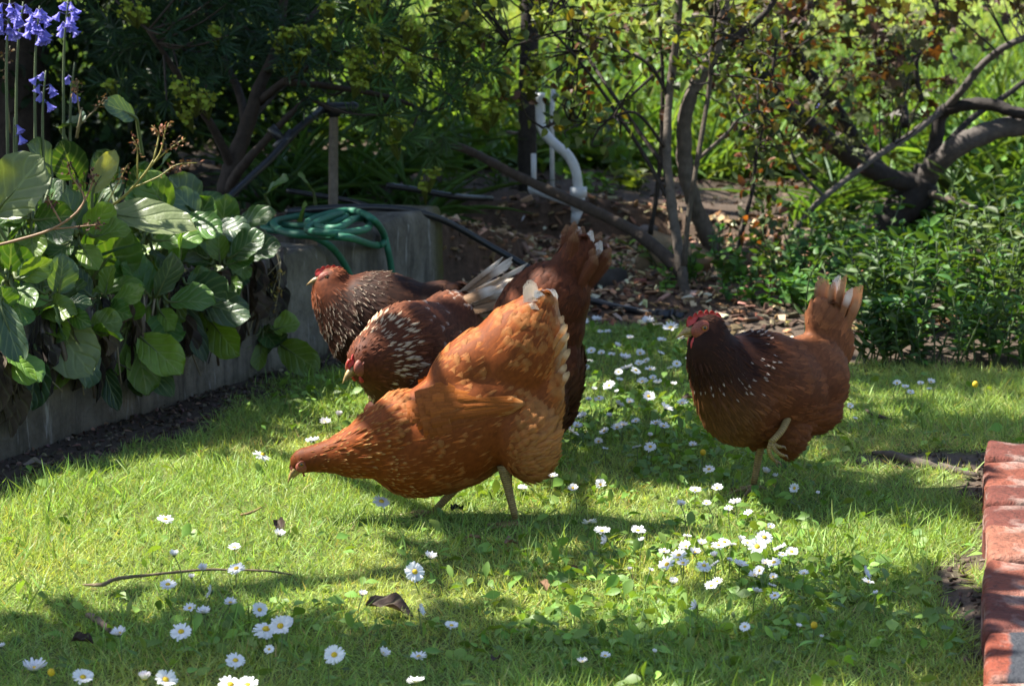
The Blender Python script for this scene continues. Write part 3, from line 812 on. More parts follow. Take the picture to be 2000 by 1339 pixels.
def make_wing(hen, sh, tip, depth, out, col, tipc, edge=(2, 0, 0), name='wing', size=1.0, puff=0.016, gapk=1.0):
    """a folded wing: small coverts at the shoulder, lapping over longer and longer feathers that run together at the tip"""
    sh, tip, out = np.array(sh, float), np.array(tip, float), unit(np.array(out, float))
    ax = tip - sh; ln = np.linalg.norm(ax); ax = ax / ln
    out = unit(out - ax * np.dot(out, ax)); dn = unit(np.cross(out, ax))
    if dn[2] > 0: dn = -dn
    n = 1500
    u = R.uniform(0, 0.66, n); s = R.uniform(-1, 1, n)
    Q = np.stack([u * ln, s * depth, np.zeros(n)], 1)
    kp = thin(Q, np.interp(u, [0, 0.3, 0.66], [0.0065, 0.0085, 0.0105]) * size * gapk); u, s = u[kp], s[kp]
    q = np.arange(9) / 8; u = np.concatenate([u, np.full(9, 0.52) + 0.05 * np.abs(q - 0.4)]); s = np.concatenate([s, (q * 2 - 1) * 0.8])
    n = len(u)
    lens = np.sqrt(np.maximum(0.03, 1 - (np.abs(u - 0.34) / 0.40) ** 2)); lens = np.where(u > 0.34, np.maximum(lens, 0.62), lens)
    P = sh + ax * (ln * u)[:, None] + dn * (depth * s * lens)[:, None]
    hgt = puff * np.sqrt(np.maximum(0, 1 - s * s)) * sstep(0.0, 0.22, u) * (1 - 0.35 * u) - 0.010 * s * s - 0.009 * (1 - sstep(0, 0.15, u)) - 0.004 * u
    P = P + out * hgt[:, None]
    L = np.interp(u, [0, 0.15, 0.40, 0.5, 0.66], [0.020, 0.028, 0.042, 0.40 * ln, 0.42 * ln]) * R.uniform(0.9, 1.1, n) * size
    L = np.minimum(L, (1.06 - u) * ln * (1 - 0.10 * np.abs(s)))
    W = np.interp(u, [0, 0.15, 0.45, 0.66], [0.016, 0.021, 0.026, 0.023]) * R.uniform(0.9, 1.1, n) * size
    D = unit(ax + dn * (-s * np.interp(u, [0, 0.4, 0.66], [-0.05, 0.18, 0.40]))[:, None] - out * np.interp(u, [0, 0.3, 0.66], [-0.10, 0.02, 0.02])[:, None] + R.normal(0, 0.045, (n, 3)))
    Nv = unit(out + dn * (s * 0.6)[:, None] - ax * 0.06 + R.normal(0, 0.07, (n, 3)))
    c = np.array([np.array(col(1 - uu / 0.66, ss)) for uu, ss in zip(u, s)]) * np.exp(R.normal(0, 0.14, (n, 1)))
    g = Geo(); o1 = np.ones((n, 1))
    g.inst(FEATHER, P, D, Nv, L, W, Col=np.hstack([c, o1]), Tip=np.append(tipc, 1.0), Mode=np.array([*edge, 1.0]), Fray=np.array([0.45, 0, 0, 1.0]))
    return g.build(name, M['feather'], hen, local=True)

def tail_feather(hen, root, d, nrm, L, W, col, tipc=(0.7, 0.66, 0.6), mode=(2, 0, 0), fray=0.85):
    g = Geo()
    g.inst(QUILL, np.array([root]), np.array([d], float), np.array([nrm], float), L, W, Col=np.array([[*col, 1.0]]), Tip=np.array([[*tipc, 1.0]]), Mode=np.array([[*mode, 1.0]]), Fray=np.array([fray, 0, 0, 1.0]))
    tag(g.build('tail_feather', M['feather'], hen, local=True))
# ---- the five hens. Local axes: x forward, y to the hen's left, z up; heads are turned in local space
def prof(x, y, x0, y0, s): return ((x0 - x) * s, (y0 - y) * s)

def mixc(a, b, t):
    t = np.asarray(t, float)[:, None]; return np.asarray(a, float) * (1 - t) + np.asarray(b, float) * t
def pack(c, n, amt=0.16):
    c = c * np.exp(R.normal(0, amt, (n, 1))); return np.concatenate([np.clip(c, 0.002, 0.85), np.ones((n, 1))], 1)

def pecking_body(s, x0, y0):
    p = lambda x, y, l=0.0: ((x0 - x) * s, l * s, (y0 - y) * s)
    bl = [('e', p(905, 832), (198 * s, 98 * s, 112 * s), -33), ('e', p(835, 878), (122 * s, 82 * s, 86 * s), -16),
          ('e', p(1000, 710), (128 * s, 76 * s, 92 * s), -58), ('e', p(1034, 640), (66 * s, 44 * s, 54 * s), -55), ('e', p(930, 728), (112 * s, 70 * s, 72 * s), -40),
          ('e', p(1024, 850, 56), (60 * s, 46 * s, 80 * s), -10), ('e', p(1000, 855, -56), (64 * s, 46 * s, 80 * s), -10),
          ('e', p(1056, 790), (40 * s, 62 * s, 90 * s), 8),
          ('c', [p(800, 850), p(715, 882), p(660, 893), p(612, 900)], [84 * s, 54 * s, 34 * s, 25 * s], 0.92),
          ('e', p(605, 902), (33 * s, 20 * s, 26 * s), -20)]
    spine = [p(585, 915), p(612, 900), p(660, 892), p(720, 880), p(800, 850), p(880, 800), p(960, 740), p(1010, 680), p(1050, 610), p(1075, 540)]
    return bl, spine, p

# hen one: buff orange, pecking, in front
HA = gp(945, 1022); sA = HA[1] / math.cos(PITCH) / F * 1.03
yawA = math.pi
henA = hen_at(HA, yawA, 'buff orange hen in front, bending down with its head just above the grass')
bl, spine, p = pecking_body(sA, 945, 1027)
me = blob_mesh(bl)
def fluffA(P, tt, Nn):
    back = sstep(-0.03, -0.10, P[:, 0]) * sstep(0.27, 0.16, P[:, 2])
    return np.clip(back + 0.5 * sstep(0.12, 0.07, P[:, 2]) * sstep(0.4, 0.5, tt), 0, 1)
def colA(P, tt, Nn, n):
    c = mixc((0.20, 0.050, 0.010), (0.31, 0.076, 0.012), sstep(0.06, 0.30, tt))
    c = mixc((0, 0, 0), (1, 1, 1), sstep(0.4, 0.6, tt))[:, :1] * np.array([0.32, 0.086, 0.016]) + (1 - sstep(0.4, 0.6, tt))[:, None] * c
    fz = fluffA(P, tt, Nn)
    c = c * (1 - fz[:, None]) + fz[:, None] * np.array([0.44, 0.175, 0.055])
    c = mixc((0, 0, 0), (1, 1, 1), sstep(0.10, 0.07, P[:, 2]) * 0.0)[:, :1] + c
    rump = sstep(-0.125, -0.15, P[:, 0]) * sstep(0.20, 0.27, P[:, 2])
    c = c * (1 - rump[:, None]) + rump[:, None] * np.array([0.62, 0.46, 0.30])
    tipc = np.tile([0.55, 0.33, 0.11, 1.0], (n, 1))
    spk = (R.uniform(0, 1, n) < 0.55) & (tt > 0.13) & (tt < 0.40)
    mode = np.stack([np.where(spk, 0.72, 0.62), np.where(spk, 0.0, 0.15), np.where(spk, 0.75, 0.20), np.ones(n)], 1)
    return pack(c, n, 0.11), tipc, mode
hpA = np.array(p(605, 903)); hdA = np.array([0.76, 0.12, -0.63])
Fm = frame_from(hdA)
def skip_head(hp, Fm, hs):
    def f(P):
        q = (P - hp) @ Fm / hs
        fc = (((q[:, 0] - 0.0085) / 0.0165) ** 2 + ((q[:, 2] + 0.001) / 0.0135) ** 2 < 1) & (np.abs(q[:, 1]) > 0.004)
        bk = (q[:, 0] > 0.016) & (np.abs(q[:, 2]) < 0.014)
        wt_ = (((q[:, 0] - 0.0185) / 0.013) ** 2 + ((q[:, 2] + 0.0215) / 0.016) ** 2 < 1)
        return (fc | bk | wt_) & (np.abs(q).max(1) < 0.05)
    return f
plumage(henA, me, spine, colA, skip_head(hpA, Fm, 1.08), fluff=fluffA)
make_head(henA, hpA, hdA, 1.08, comb_n=5, comb_h=0.0012, wat=0.2, fs=0.72)
wcA = lambda r, s: (0.33 - 0.17 * (1 - r) * sstep(-0.3, 0.8, s), 0.094 - 0.054 * (1 - r) * sstep(-0.3, 0.8, s), 0.018 - 0.009 * (1 - r))  # lower edge darkens towards the tip: shade under the wing put into colour
for sgn in (1, -1):
    w = make_wing(henA, p(800, 806, sgn * 78), p(1012, 776, sgn * 86), 58 * sA, (0.05, sgn, 0.22), wcA, (0.50, 0.24, 0.08), (0.80, 0.30, 0.55), puff=0.019, size=1.15, gapk=1.25)
for i in range(9):
    a = math.radians(60 + 5 * i); lat = ((i * 4) % 9 - 4) / 4
    tail_feather(henA, np.array(p(1006 + 5 * i, 682 - 6 * i, 14 * lat + 10)), np.array([-math.cos(a) * 0.8, lat * 0.25, math.sin(a)]), np.array([0.15 - 0.05 * i, 0.8 + 0.2 * lat, 0.45]),
                 R.uniform(0.070, 0.085), 0.030, (0.52, 0.30, 0.12), (0.80, 0.72, 0.60), (0.50, 0.30, 0.85))
for i in range(4):
    tail_feather(henA, np.array(p(1046 + 4 * i, 642, 18 - 11 * i)), np.array([-0.12 * i, 0.12 - 0.1 * i, 1.0]), np.array([0.1 - 0.2 * i, 0.9, 0.3]), 0.068, 0.030, (0.62, 0.50, 0.36), (0.82, 0.80, 0.76), (0.42, 0.3, 0.9))
for i in range(10):                      # pale feathers down the edge of the rump
    tail_feather(henA, np.array(p(1072 + 3 * (i % 3), 668 + 13 * i, 22 + R.uniform(-14, 34))), np.array([-0.42 - 0.04 * (i % 3), R.uniform(-0.1, 0.15), 0.75]), np.array([-0.55, 0.85, 0.1]),
                 R.uniform(0.050, 0.066), 0.015, (0.46, 0.20, 0.07), (0.62, 0.45, 0.29), (0.60, 0.30, 0.75))
make_leg(henA, [p(985, 900, 52), p(992, 945, 52), p(1006, 1004, 52)], [0.015, 0.0085, 0.0065], flat_toes(p(1008, 1012, 52), (0.85, -0.3)))
make_leg(henA, [p(930, 925, -48), p(893, 966, -48), p(848, 1014, -48)], [0.016, 0.0085, 0.0065], flat_toes(p(842, 1018, -48), (1, 0.1)))

# hen two: dark, behind the buff hen, tail up, head hidden down
HB = gp(1040, 918); sB = HB[1] / math.cos(PITCH) / F * 1.03
henB = hen_at(HB, math.pi - 0.42, 'dark chestnut hen mostly hidden behind the buff hen, white tipped tail raised')
x0, y0 = 985, 1004
bl, spine, p = pecking_body(sB * 0.88, x0, y0)
bl.append(('e', p(1072, 560), (66 * sB, 30 * sB, 42 * sB), -60))
bl.append(('e', p(1000, 660), (120 * sB, 72 * sB, 82 * sB), -48))
me = blob_mesh(bl)
def flB(P, tt, Nn): return np.clip(sstep(-0.02, -0.09, P[:, 0]) * sstep(0.25, 0.14, P[:, 2]), 0, 1)
def colB(P, tt, Nn, n):
    c = np.tile([0.105, 0.030, 0.012], (n, 1)); fz = flB(P, tt, Nn)
    c = c * (1 - fz[:, None]) + fz[:, None] * np.array([0.10, 0.045, 0.028])
    mode = np.stack([np.full(n, 0.8), np.zeros(n), np.full(n, 0.25), np.ones(n)], 1)
    return pack(c, n, 0.18), np.tile([0.16, 0.06, 0.03, 1.0], (n, 1)), mode
hpB = np.array(p(605, 903)); plumage(henB, me, spine, colB, skip_head(hpB, frame_from(hdA), 0.9), fluff=flB)
make_head(henB, hpB, hdA, 0.9, 5, 0.006)
for sgn in (1, -1):
    make_wing(henB, p(800, 812, sgn * 74), p(1012, 778, sgn * 84), 52 * sB, (0.05, sgn, 0.22), lambda r, s: (0.085, 0.027, 0.012), (0.2, 0.1, 0.05), (0.9, 0.0, 0.4))
for i in range(15):
    u = i / 14; a = math.radians(86 - 34 * u + R.uniform(-3, 3)); lat = ((i * 4) % 7 - 3) / 3
    white = i in (2, 6, 9)
    tail_feather(henB, np.array(p(1058 + 26 * u, 600 + 20 * u, lat * 20)), np.array([-math.cos(a), lat * 0.20, math.sin(a)]), np.array([-0.25, 0.9, 0.2 + 0.3 * lat]),
                 R.uniform(0.120, 0.150) * (1 - 0.15 * u), R.uniform(0.022, 0.029), (0.105, 0.034, 0.015), (0.76, 0.71, 0.66) if white else (0.30, 0.17, 0.10), (0.55 if white else 0.82, 0.16, 0.95 if white else 0.7))
make_leg(henB, [p(985, 900, 52), p(992, 945, 52), p(1000, 992, 52)], [0.015, 0.0085, 0.0065], flat_toes(p(1000, 996, 52), (1, -0.1)))
make_leg(henB, [p(950, 915, -48), p(930, 960, -48), p(905, 990, -48)], [0.016, 0.0085, 0.0065], flat_toes(p(902, 996, -48), (1, 0.1)))

# an upright hen: body, neck, head in metres
def upright(hp, neck_r=1.0, tail=(-0.135, 0.265, 0.058, 0.032, 0.042, 52)):
    hx, hy, hz = hp
    bl = [('e', (0.0, 0, 0.205), (0.150, 0.090, 0.098), 20), ('e', (0.062, 0, 0.192), (0.088, 0.082, 0.090), 0), ('e', (-0.085, 0, 0.205), (0.085, 0.076, 0.088), 35),
          ('e', (-0.075, 0, 0.165), (0.072, 0.074, 0.056), 18), ('e', (tail[0], 0, tail[1]), (tail[2], tail[3], tail[4]), tail[5]), ('e', (-0.008, 0.042, 0.138), (0.042, 0.034, 0.058), 0), ('e', (-0.008, -0.042, 0.138), (0.042, 0.034, 0.058), 0)]
    mid = np.array([0.105 * 0.55 + hx * 0.45, hy * 0.4, 0.235 * 0.45 + hz * 0.55]) + np.array([0.012, 0, -0.004])
    bl.append(('c', [(0.085, 0, 0.215), tuple(mid), (hx - 0.008, hy, hz - 0.006)], [0.078 * neck_r, 0.047 * neck_r, 0.029], 0.92))
    spine = [tuple(mid)]
    return bl, mid

def up_hen(hen, hp, hd, colour, wingcol, comb_h, tails, fl=None, size=1.0, neck_r=1.0, wing_mode=(0.85, 0, 0.3), hs=1.0, wing_tip=(0.3, 0.15, 0.08), tail=(-0.135, 0.265, 0.058, 0.032, 0.042, 52), comb_n=5, wat=1.0):
    bl, mid = upright(hp, neck_r, tail)
    hp = np.array(hp); hd = unit(np.array(hd)); Fm = frame_from(hd)
    sk = Fm @ np.array([0.0, 0, 0]); 
    me_bl = bl + [('e', tuple(hp - hd * 0.001), (0.0265 * hs, 0.0170 * hs, 0.0205 * hs), math.degrees(math.asin(hd[2])), math.degrees(math.atan2(hd[1], hd[0])))]
    me = blob_mesh(me_bl)
    spine = [tuple(hp + hd * 0.024), tuple(hp - hd * 0.01), tuple(mid), (0.085, 0, 0.235), (0.03, 0, 0.215), (-0.06, 0, 0.225), (-0.12, 0, 0.26), (-0.165, 0, 0.33), (-0.18, 0, 0.37)]
    plumage(hen, me, spine, colour, skip_head(hp, Fm, hs), fluff=fl, size=size)
    make_head(hen, hp, hd, hs, comb_n, comb_h, wat)
    for sgn in (1, -1):
        make_wing(hen, (0.075, sgn * 0.074, 0.225), (-0.125, sgn * 0.060, 0.212), 0.056, (0.12, sgn, 0.20), wingcol, wing_tip, wing_mode)
    for (root, d, nrm, L, W, c, tc, md) in tails: tail_feather(hen, np.array(root), np.array(d), np.array(nrm), L, W, c, tc, md)
def flU(P, tt, Nn): return np.clip(sstep(0.04, -0.06, P[:, 0]) * sstep(0.20, 0.13, P[:, 2]) + sstep(0.10, 0.07, P[:, 2]), 0, 1)

# hen three: standing alone at the right on one leg
HC = gp(1499, 968); henC = hen_at(HC, math.pi + 0.60, 'dark brown hen standing alone on one leg at the right, pale tail raised', 1.06)
def colC(P, tt, Nn, n):
    nk = sstep(0.42, 0.34, tt + 0.7 * np.maximum(0, 0.16 - P[:, 2])); 
    c = np.tile([0.150, 0.050, 0.019], (n, 1))
    up = sstep(0.19, 0.27, P[:, 2]) * sstep(0.06, -0.08, P[:, 0])
    c = c * (1 - up[:, None]) + up[:, None] * np.array([0.25, 0.095, 0.040])
    fz = flU(P, tt, Nn); c = c * (1 - 0.6 * fz[:, None]) + 0.6 * fz[:, None] * np.array([0.18, 0.064, 0.025])
    front = sstep(0.06, 0.12, P[:, 0]) * sstep(0.25, 0.18, P[:, 2]); c = c * (1 - front[:, None]) + front[:, None] * np.array([0.135, 0.058, 0.020])
    nk = nk * (1 - front)
    c = c * (1 - nk[:, None]) + nk[:, None] * np.array([0.040, 0.0130, 0.006])
    c = c * 1.0
    fleck = (R.uniform(0, 1, n) < 0.42) & (tt > 0.25) & (tt < 0.38) & (P[:, 2] > 0.215)
    tipc = np.where(fleck[:, None], np.array([0.68, 0.55, 0.46, 1]), np.array([0.22, 0.10, 0.05, 1]))
    mode = np.stack([np.where(fleck, 0.76, 0.8), np.zeros(n), np.where(fleck, 0.85, 0.3), np.ones(n)], 1)
    return pack(c, n, 0.15), tipc, mode
tl = []
for i in range(15):
    u = i / 14; a = math.radians(74 - 22 * u + R.uniform(-5, 5)); lat = ((i * 4) % 7 - 3) / 3
    tc = (0.74, 0.68, 0.62) if i in (4, 5) else (0.40, 0.22, 0.12)
    tl.append(((-0.130 - 0.026 * u, 0.020 * lat, 0.272 + 0.02 * (1 - u)), (-math.cos(a), lat * 0.13, math.sin(a)), (-0.25 - 0.2 * lat, 0.80, 0.35), R.uniform(0.085, 0.125), R.uniform(0.026, 0.034),
               (0.26, 0.115, 0.052), tc, (0.60, 0.14, 0.85)))
up_hen(henC, (0.148, 0.0, 0.328), (0.90, -0.38, -0.10), colC, lambda r, s: (0.17 - 0.04 * (1 - r), 0.060 - 0.016 * (1 - r), 0.024), 0.0090, tl, flU, hs=1.22, tail=(-0.142, 0.282, 0.074, 0.030, 0.042, 57), comb_n=6, wat=1.15)
make_leg(henC, [(-0.012, -0.035, 0.11), (-0.010, -0.035, 0.082), (0.004, -0.035, 0.016)], [0.021, 0.0078, 0.0058], flat_toes((0.005, -0.035, 0.012), (1, 0)))
# the lifted leg: shank raised forward, toes hanging folded
ak = (0.068, 0.086, 0.124)
make_leg(henC, [(-0.010, 0.040, 0.170), (0.006, 0.062, 0.166), (0.040, 0.084, 0.144), ak], [0.013, 0.0080, 0.0064, 0.0058],
         [[ak, (0.072, 0.086, 0.113), (0.068, 0.087, 0.100), (0.060, 0.088, 0.090)], [ak, (0.063, 0.092, 0.111), (0.054, 0.095, 0.103), (0.045, 0.096, 0.099)],
          [ak, (0.066, 0.078, 0.108), (0.060, 0.080, 0.094), (0.050, 0.084, 0.086)], [ak, (0.054, 0.088, 0.116), (0.046, 0.090, 0.114)]])

# hen four: at the back by the wall, head up, in profile
HD = gp(772, 812); henD = hen_at(HD, math.pi - 0.05, 'dark hen with a cream streaked neck and raised head beside the concrete wall', 1.06)
def colD(P, tt, Nn, n):
    c = np.tile([0.040, 0.0145, 0.007], (n, 1))
    hd_ = sstep(0.24, 0.14, tt); c = c * (1 - hd_[:, None]) + hd_[:, None] * np.array([0.20, 0.058, 0.022])
    br = sstep(0.05, 0.12, P[:, 0]) * sstep(0.42, 0.5, tt); c = c * (1 - br[:, None]) + br[:, None] * np.array([0.10, 0.042, 0.016])
    lac = (tt > 0.14) & (tt < 0.37); 
    tipc = np.where(lac[:, None], np.array([0.62, 0.50, 0.37, 1]), np.array([0.13, 0.055, 0.026, 1]))
    mode = np.stack([np.where(lac, 0.95, 0.78), np.where(lac, 0.42, 0.0), np.where(lac, 0.92 * sstep(0.14, 0.22, tt), 0.4), np.ones(n)], 1)
    return pack(c, n, 0.2), tipc, mode
tl = [((-0.135, 0.01 * (i - 2), 0.262), (-0.86, 0.08 * (i - 2), 0.5 - 0.06 * i), (-0.3, 0.6, 0.6), 0.06, 0.026, (0.075, 0.027, 0.012), (0.12, 0.05, 0.025), (0.85, 0, 0.4)) for i in range(6)]
up_hen(henD, (0.132, 0.010, 0.300), (0.97, 0.18, -0.10), colD, lambda r, s: (0.038, 0.014, 0.0065), 0.006, tl, flU, hs=1.12, tail=(-0.125, 0.248, 0.048, 0.032, 0.038, 38), neck_r=1.0, wing_tip=(0.14, 0.06, 0.03))
for sg in (1, -1): make_leg(henD, [(-0.012, sg * 0.042, 0.10), (-0.010 + 0.02 * sg, sg * 0.042, 0.072), (0.004 + 0.03 * sg, sg * 0.042, 0.016)], [0.017, 0.0088, 0.0068], flat_toes((0.005 + 0.03 * sg, sg * 0.042, 0.012), (1, 0)))

# hen five: between them, head low and turned to the camera, white tail
HE = gp(846, 868); henE = hen_at(HE, math.pi + 0.90, 'reddish brown hen with white fluffy tail, head low and face turned to the camera', 1.06)
henE.rotation_euler = (0, 0.20, math.pi + 0.90)
def colE(P, tt, Nn, n):
    c = np.tile([0.155, 0.052, 0.023], (n, 1))
    hd_ = sstep(0.20, 0.10, tt); c = c * (1 - hd_[:, None]) + hd_[:, None] * np.array([0.14, 0.036, 0.014])
    br = sstep(0.06, 0.12, P[:, 0]) * sstep(0.20, 0.15, P[:, 2]); c = c * (1 - br[:, None]) + br[:, None] * np.array([0.10, 0.036, 0.012])
    tailw = sstep(-0.115, -0.16, P[:, 0]) * sstep(0.27, 0.32, P[:, 2]); c = c * (1 - tailw[:, None]) + tailw[:, None] * np.array([0.60, 0.50, 0.38])
    lac = (tt > 0.19) & (tt < 0.35) & (R.uniform(0, 1, n) < 0.8)
    fleck = (R.uniform(0, 1, n) < 0.40) & (tt > 0.42) & (P[:, 2] > 0.22)
    tipc = np.where(lac[:, None], np.array([0.66, 0.50, 0.33, 1]), np.where(fleck[:, None], np.array([0.62, 0.48, 0.38, 1]), np.array([0.22, 0.10, 0.05, 1])))
    mode = np.stack([np.where(lac, 0.45, np.where(fleck, 0.80, 0.85)), np.where(lac, 0.45, 0.0), np.where(lac | fleck, 0.85, 0.4), np.ones(n)], 1)
    return pack(c, n, 0.18), tipc, mode
tl = []
for i in range(58):
    u = i / 57; a = math.radians(-6 + 34 * u + R.uniform(-6, 6)); lat = R.uniform(0.15, 1.15)
    big = i % 3 == 0
    tl.append(((-0.085 - 0.06 * R.uniform(), R.uniform(-0.030, 0.034), 0.245 + 0.020 * u + R.uniform(-0.012, 0.006)), (-math.cos(a), lat, math.sin(a)), (R.uniform(-0.3, 0.3), 0.55 + R.uniform(-0.5, 0.5), 0.75), R.uniform(0.095, 0.165), R.uniform(0.020, 0.028) if big else R.uniform(0.009, 0.016),
               (0.26, 0.155, 0.085) if big else (0.36, 0.25, 0.16), (0.60, 0.53, 0.44), (0.62, 0.22, 0.80)))
def flE(P, tt, Nn): return np.clip(flU(P, tt, Nn) + sstep(-0.10, -0.15, P[:, 0]) * sstep(0.26, 0.30, P[:, 2]), 0, 1)
up_hen(henE, (0.166, 0.0, 0.238), (0.96, -0.12, -0.22), colE, lambda r, s: (0.115, 0.040, 0.019), 0.0045, tl, flE, hs=1.25, wat=0.55, tail=(-0.125, 0.240, 0.05, 0.034, 0.04, 28), neck_r=1.02, wing_tip=(0.6, 0.45, 0.35), wing_mode=(0.9, 0, 0.55))
for sg in (1, -1): make_leg(henE, [(-0.012, sg * 0.042, 0.10), (-0.010 + 0.02 * sg, sg * 0.042, 0.072), (0.004 + 0.03 * sg, sg * 0.042, 0.016)], [0.017, 0.0088, 0.0068], flat_toes((0.005 + 0.03 * sg, sg * 0.042, 0.012), (1, 0)))
# a white breast-down feather caught on its back
# ------------------------------------------------------------------ the bergenia bed on the wall, far left
def wall_Y(x):                   # distance of the wall's face where the photograph's column x meets it
    c = (x - 1000) / F; kx = WD[0] / WD[1]; e_ = (CAM_H - 0.2) * math.sin(PITCH)
    return (kx * WALL_A[1] - WALL_A[0] + e_ * c) / (kx - math.cos(PITCH) * c)

def big_leaf(parent, base, tip, width, nrm, col, cup=0.22, droop=0.18, ripple=0.03, petiole=None, mat='bergenia', name='leaf', seed=0, fold=0.0):
    """one broad leaf with a wavy margin between two points of the garden"""
    base, tip = np.array(base, float), np.array(tip, float)
    ax = tip - base; L = np.linalg.norm(ax); ax = ax / L
    nrm = unit(np.array(nrm, float)); sd = unit(np.cross(nrm, ax)); nrm = np.cross(ax, sd)
    nx, ny = 11, 8
    V, UV = [], []
    for i in range(nx + 1):
        u = i / nx
        w = max(0.0, 1 - abs(2 * (u ** 1.15 * 0.988 + 0.008) - 1) ** 2.3) ** 0.55 * (1 + 0.03 * math.sin(u * 23 + seed))
        w = max(w, 0.03)
        for j in range(ny + 1):
            s = j / ny * 2 - 1
            z = cup * width * abs(s) ** 1.6 * w - droop * L * (u - 0.3) ** 2 + ripple * width * abs(s) ** 2 * math.sin(u * 11 + s * 3 + seed * 1.7) + 0.012 * width * math.cos(u * 42) * (0.3 + abs(s)) + fold * width * s
            V.append(base + ax * L * (u + 0.02 * math.sin(s * 5 + seed) * u) + sd * (0.5 * width * w * s) + nrm * z); UV.append([j / ny, u])
    c1 = ny + 1
    q = [[i * c1 + j, (i + 1) * c1 + j, (i + 1) * c1 + j + 1, i * c1 + j + 1] for i in range(nx) for j in range(ny)]
    V = np.array(V)
    g = Geo(); g.add(V, [np.array(q)], np.array(UV), Col=np.append(col, 1.0))
    o = g.build(name, M[mat], parent)
    if petiole is not None:
        t = Geo(); pr = np.array(petiole, float); mid = (base + pr) / 2 + np.array([0, 0, 0.02])
        t.tube([pr, mid, base - ax * 0.004, base + ax * L * 0.5 - nrm * 0.002], [0.0050, 0.0042, 0.0036, 0.0014], 7, 4, col=(0.10, 0.13, 0.04))
        s = t.build('leaf_stalk', M['stem'], parent)
    return o

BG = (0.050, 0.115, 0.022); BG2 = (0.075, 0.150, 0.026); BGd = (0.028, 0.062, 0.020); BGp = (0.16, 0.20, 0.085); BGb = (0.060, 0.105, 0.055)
# base x,y, tip x,y, width px, distance behind the wall's face, colour, facing (camera, up), plant
leaves = [
    (188, 418, 380, 436, 84, 0.02, BGp, (0.75, 0.85), 1), (182, 542, 250, 448, 112, 0.10, BG2, (0.85, -0.25), 1), (168, 582, 272, 548, 52, 0.00, BG2, (0.6, 0.8), 1),
    (60, 578, 122, 508, 62, 0.06, BG, (0.85, 0.3), 0), (18, 560, 22, 470, 86, 0.12, BG, (0.9, 0.3), 0), (105, 592, 166, 552, 44, 0.02, BG, (0.7, 0.6), 0), (95, 580, 150, 572, 36, 0.04, BG2, (0.6, 0.8), 0),
    (88, 615, 178, 728, 104, -0.07, BGp, (0.95, 0.35), 0), (158, 668, 214, 628, 58, -0.04, (0.26, 0.29, 0.10), (0.7, 0.5), 1), (236, 662, 336, 772, 58, -0.08, BG, (0.9, 0.4), 1),
    (-6, 420, 78, 308, 112, 0.10, BGp, (0.95, 0.35), 0), (380, 412, 330, 345, 84, 0.22, BGb, (0.9, 0.4), 2), (372, 452, 412, 384, 66, 0.14, BG, (0.95, 0.15), 2), (432, 460, 442, 380, 56, 0.10, BG2, (0.95, 0.2), 2),
    (456, 448, 532, 412, 52, 0.10, BG, (0.8, 0.6), 2), (404, 462, 492, 512, 54, -0.02, BG2, (0.85, 0.5), 2), (352, 548, 434, 522, 34, 0.02, BGp, (0.5, 0.9), 2), (262, 228, 208, 200, 50, 0.30, BGb, (0.85, 0.5), 1),
    (182, 376, 224, 294, 42, 0.16, (0.30, 0.30, 0.13), (0.9, 0.3), 1), (352, 600, 448, 676, 62, -0.07, BGp, (0.9, 0.4), 2), (498, 690, 556, 652, 56, -0.05, BGb, (0.7, 0.7), 3), (510, 640, 540, 676, 44, -0.05, BG, (0.9, 0.4), 3),
    (0, 590, 40, 712, 56, -0.07, BGb, (0.95, 0.3), 0), (345, 570, 400, 705, 44, -0.06, BGb, (0.9, 0.3), 2), (300, 560, 318, 476, 72, 0.16, BGd, (0.95, 0.3), 2), (262, 600, 296, 540, 66, 0.06, BGd, (0.9, 0.4), 1),
    (235, 640, 246, 560, 64, 0.02, BG, (0.9, 0.3), 1), (140, 480, 112, 400, 74, 0.20, BG, (0.9, 0.35), 0), (70, 470, 140, 440, 66, 0.14, BGb, (0.7, 0.8), 0), (108, 520, 150, 470, 80, 0.14, BGb, (0.9, 0.3), 0), (330, 520, 352, 458, 52, 0.10, BG, (0.9, 0.3), 2),
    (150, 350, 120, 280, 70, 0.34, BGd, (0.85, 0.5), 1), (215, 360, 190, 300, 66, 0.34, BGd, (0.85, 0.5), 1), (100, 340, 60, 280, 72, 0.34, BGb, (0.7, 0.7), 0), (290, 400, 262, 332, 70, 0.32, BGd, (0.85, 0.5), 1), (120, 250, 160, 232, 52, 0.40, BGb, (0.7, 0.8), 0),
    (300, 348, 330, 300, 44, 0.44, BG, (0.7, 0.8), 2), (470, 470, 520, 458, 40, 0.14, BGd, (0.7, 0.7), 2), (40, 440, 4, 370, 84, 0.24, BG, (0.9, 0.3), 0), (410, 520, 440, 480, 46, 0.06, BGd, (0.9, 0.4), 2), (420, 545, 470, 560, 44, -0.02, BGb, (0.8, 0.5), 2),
    (70, 690, 60, 800, 66, -0.06, BGd, (0.95, 0.2), 0), (195, 700, 230, 800, 40, -0.07, BGd, (0.95, 0.2), 1), (10, 600, 2, 560, 60, 0.0, BG2, (0.9, 0.3), 0), (275, 770, 270, 690, 56, -0.05, BGd, (0.95, 0.3), 1), (590, 430, 596, 398, 36, 0.28, BG2, (0.8, 0.6), 3),
    (520, 380, 560, 350, 42, 0.5, BG, (0.7, 0.7), 3), (610, 372, 584, 340, 36, 0.55, BG2, (0.7, 0.7), 3)]
plants = []
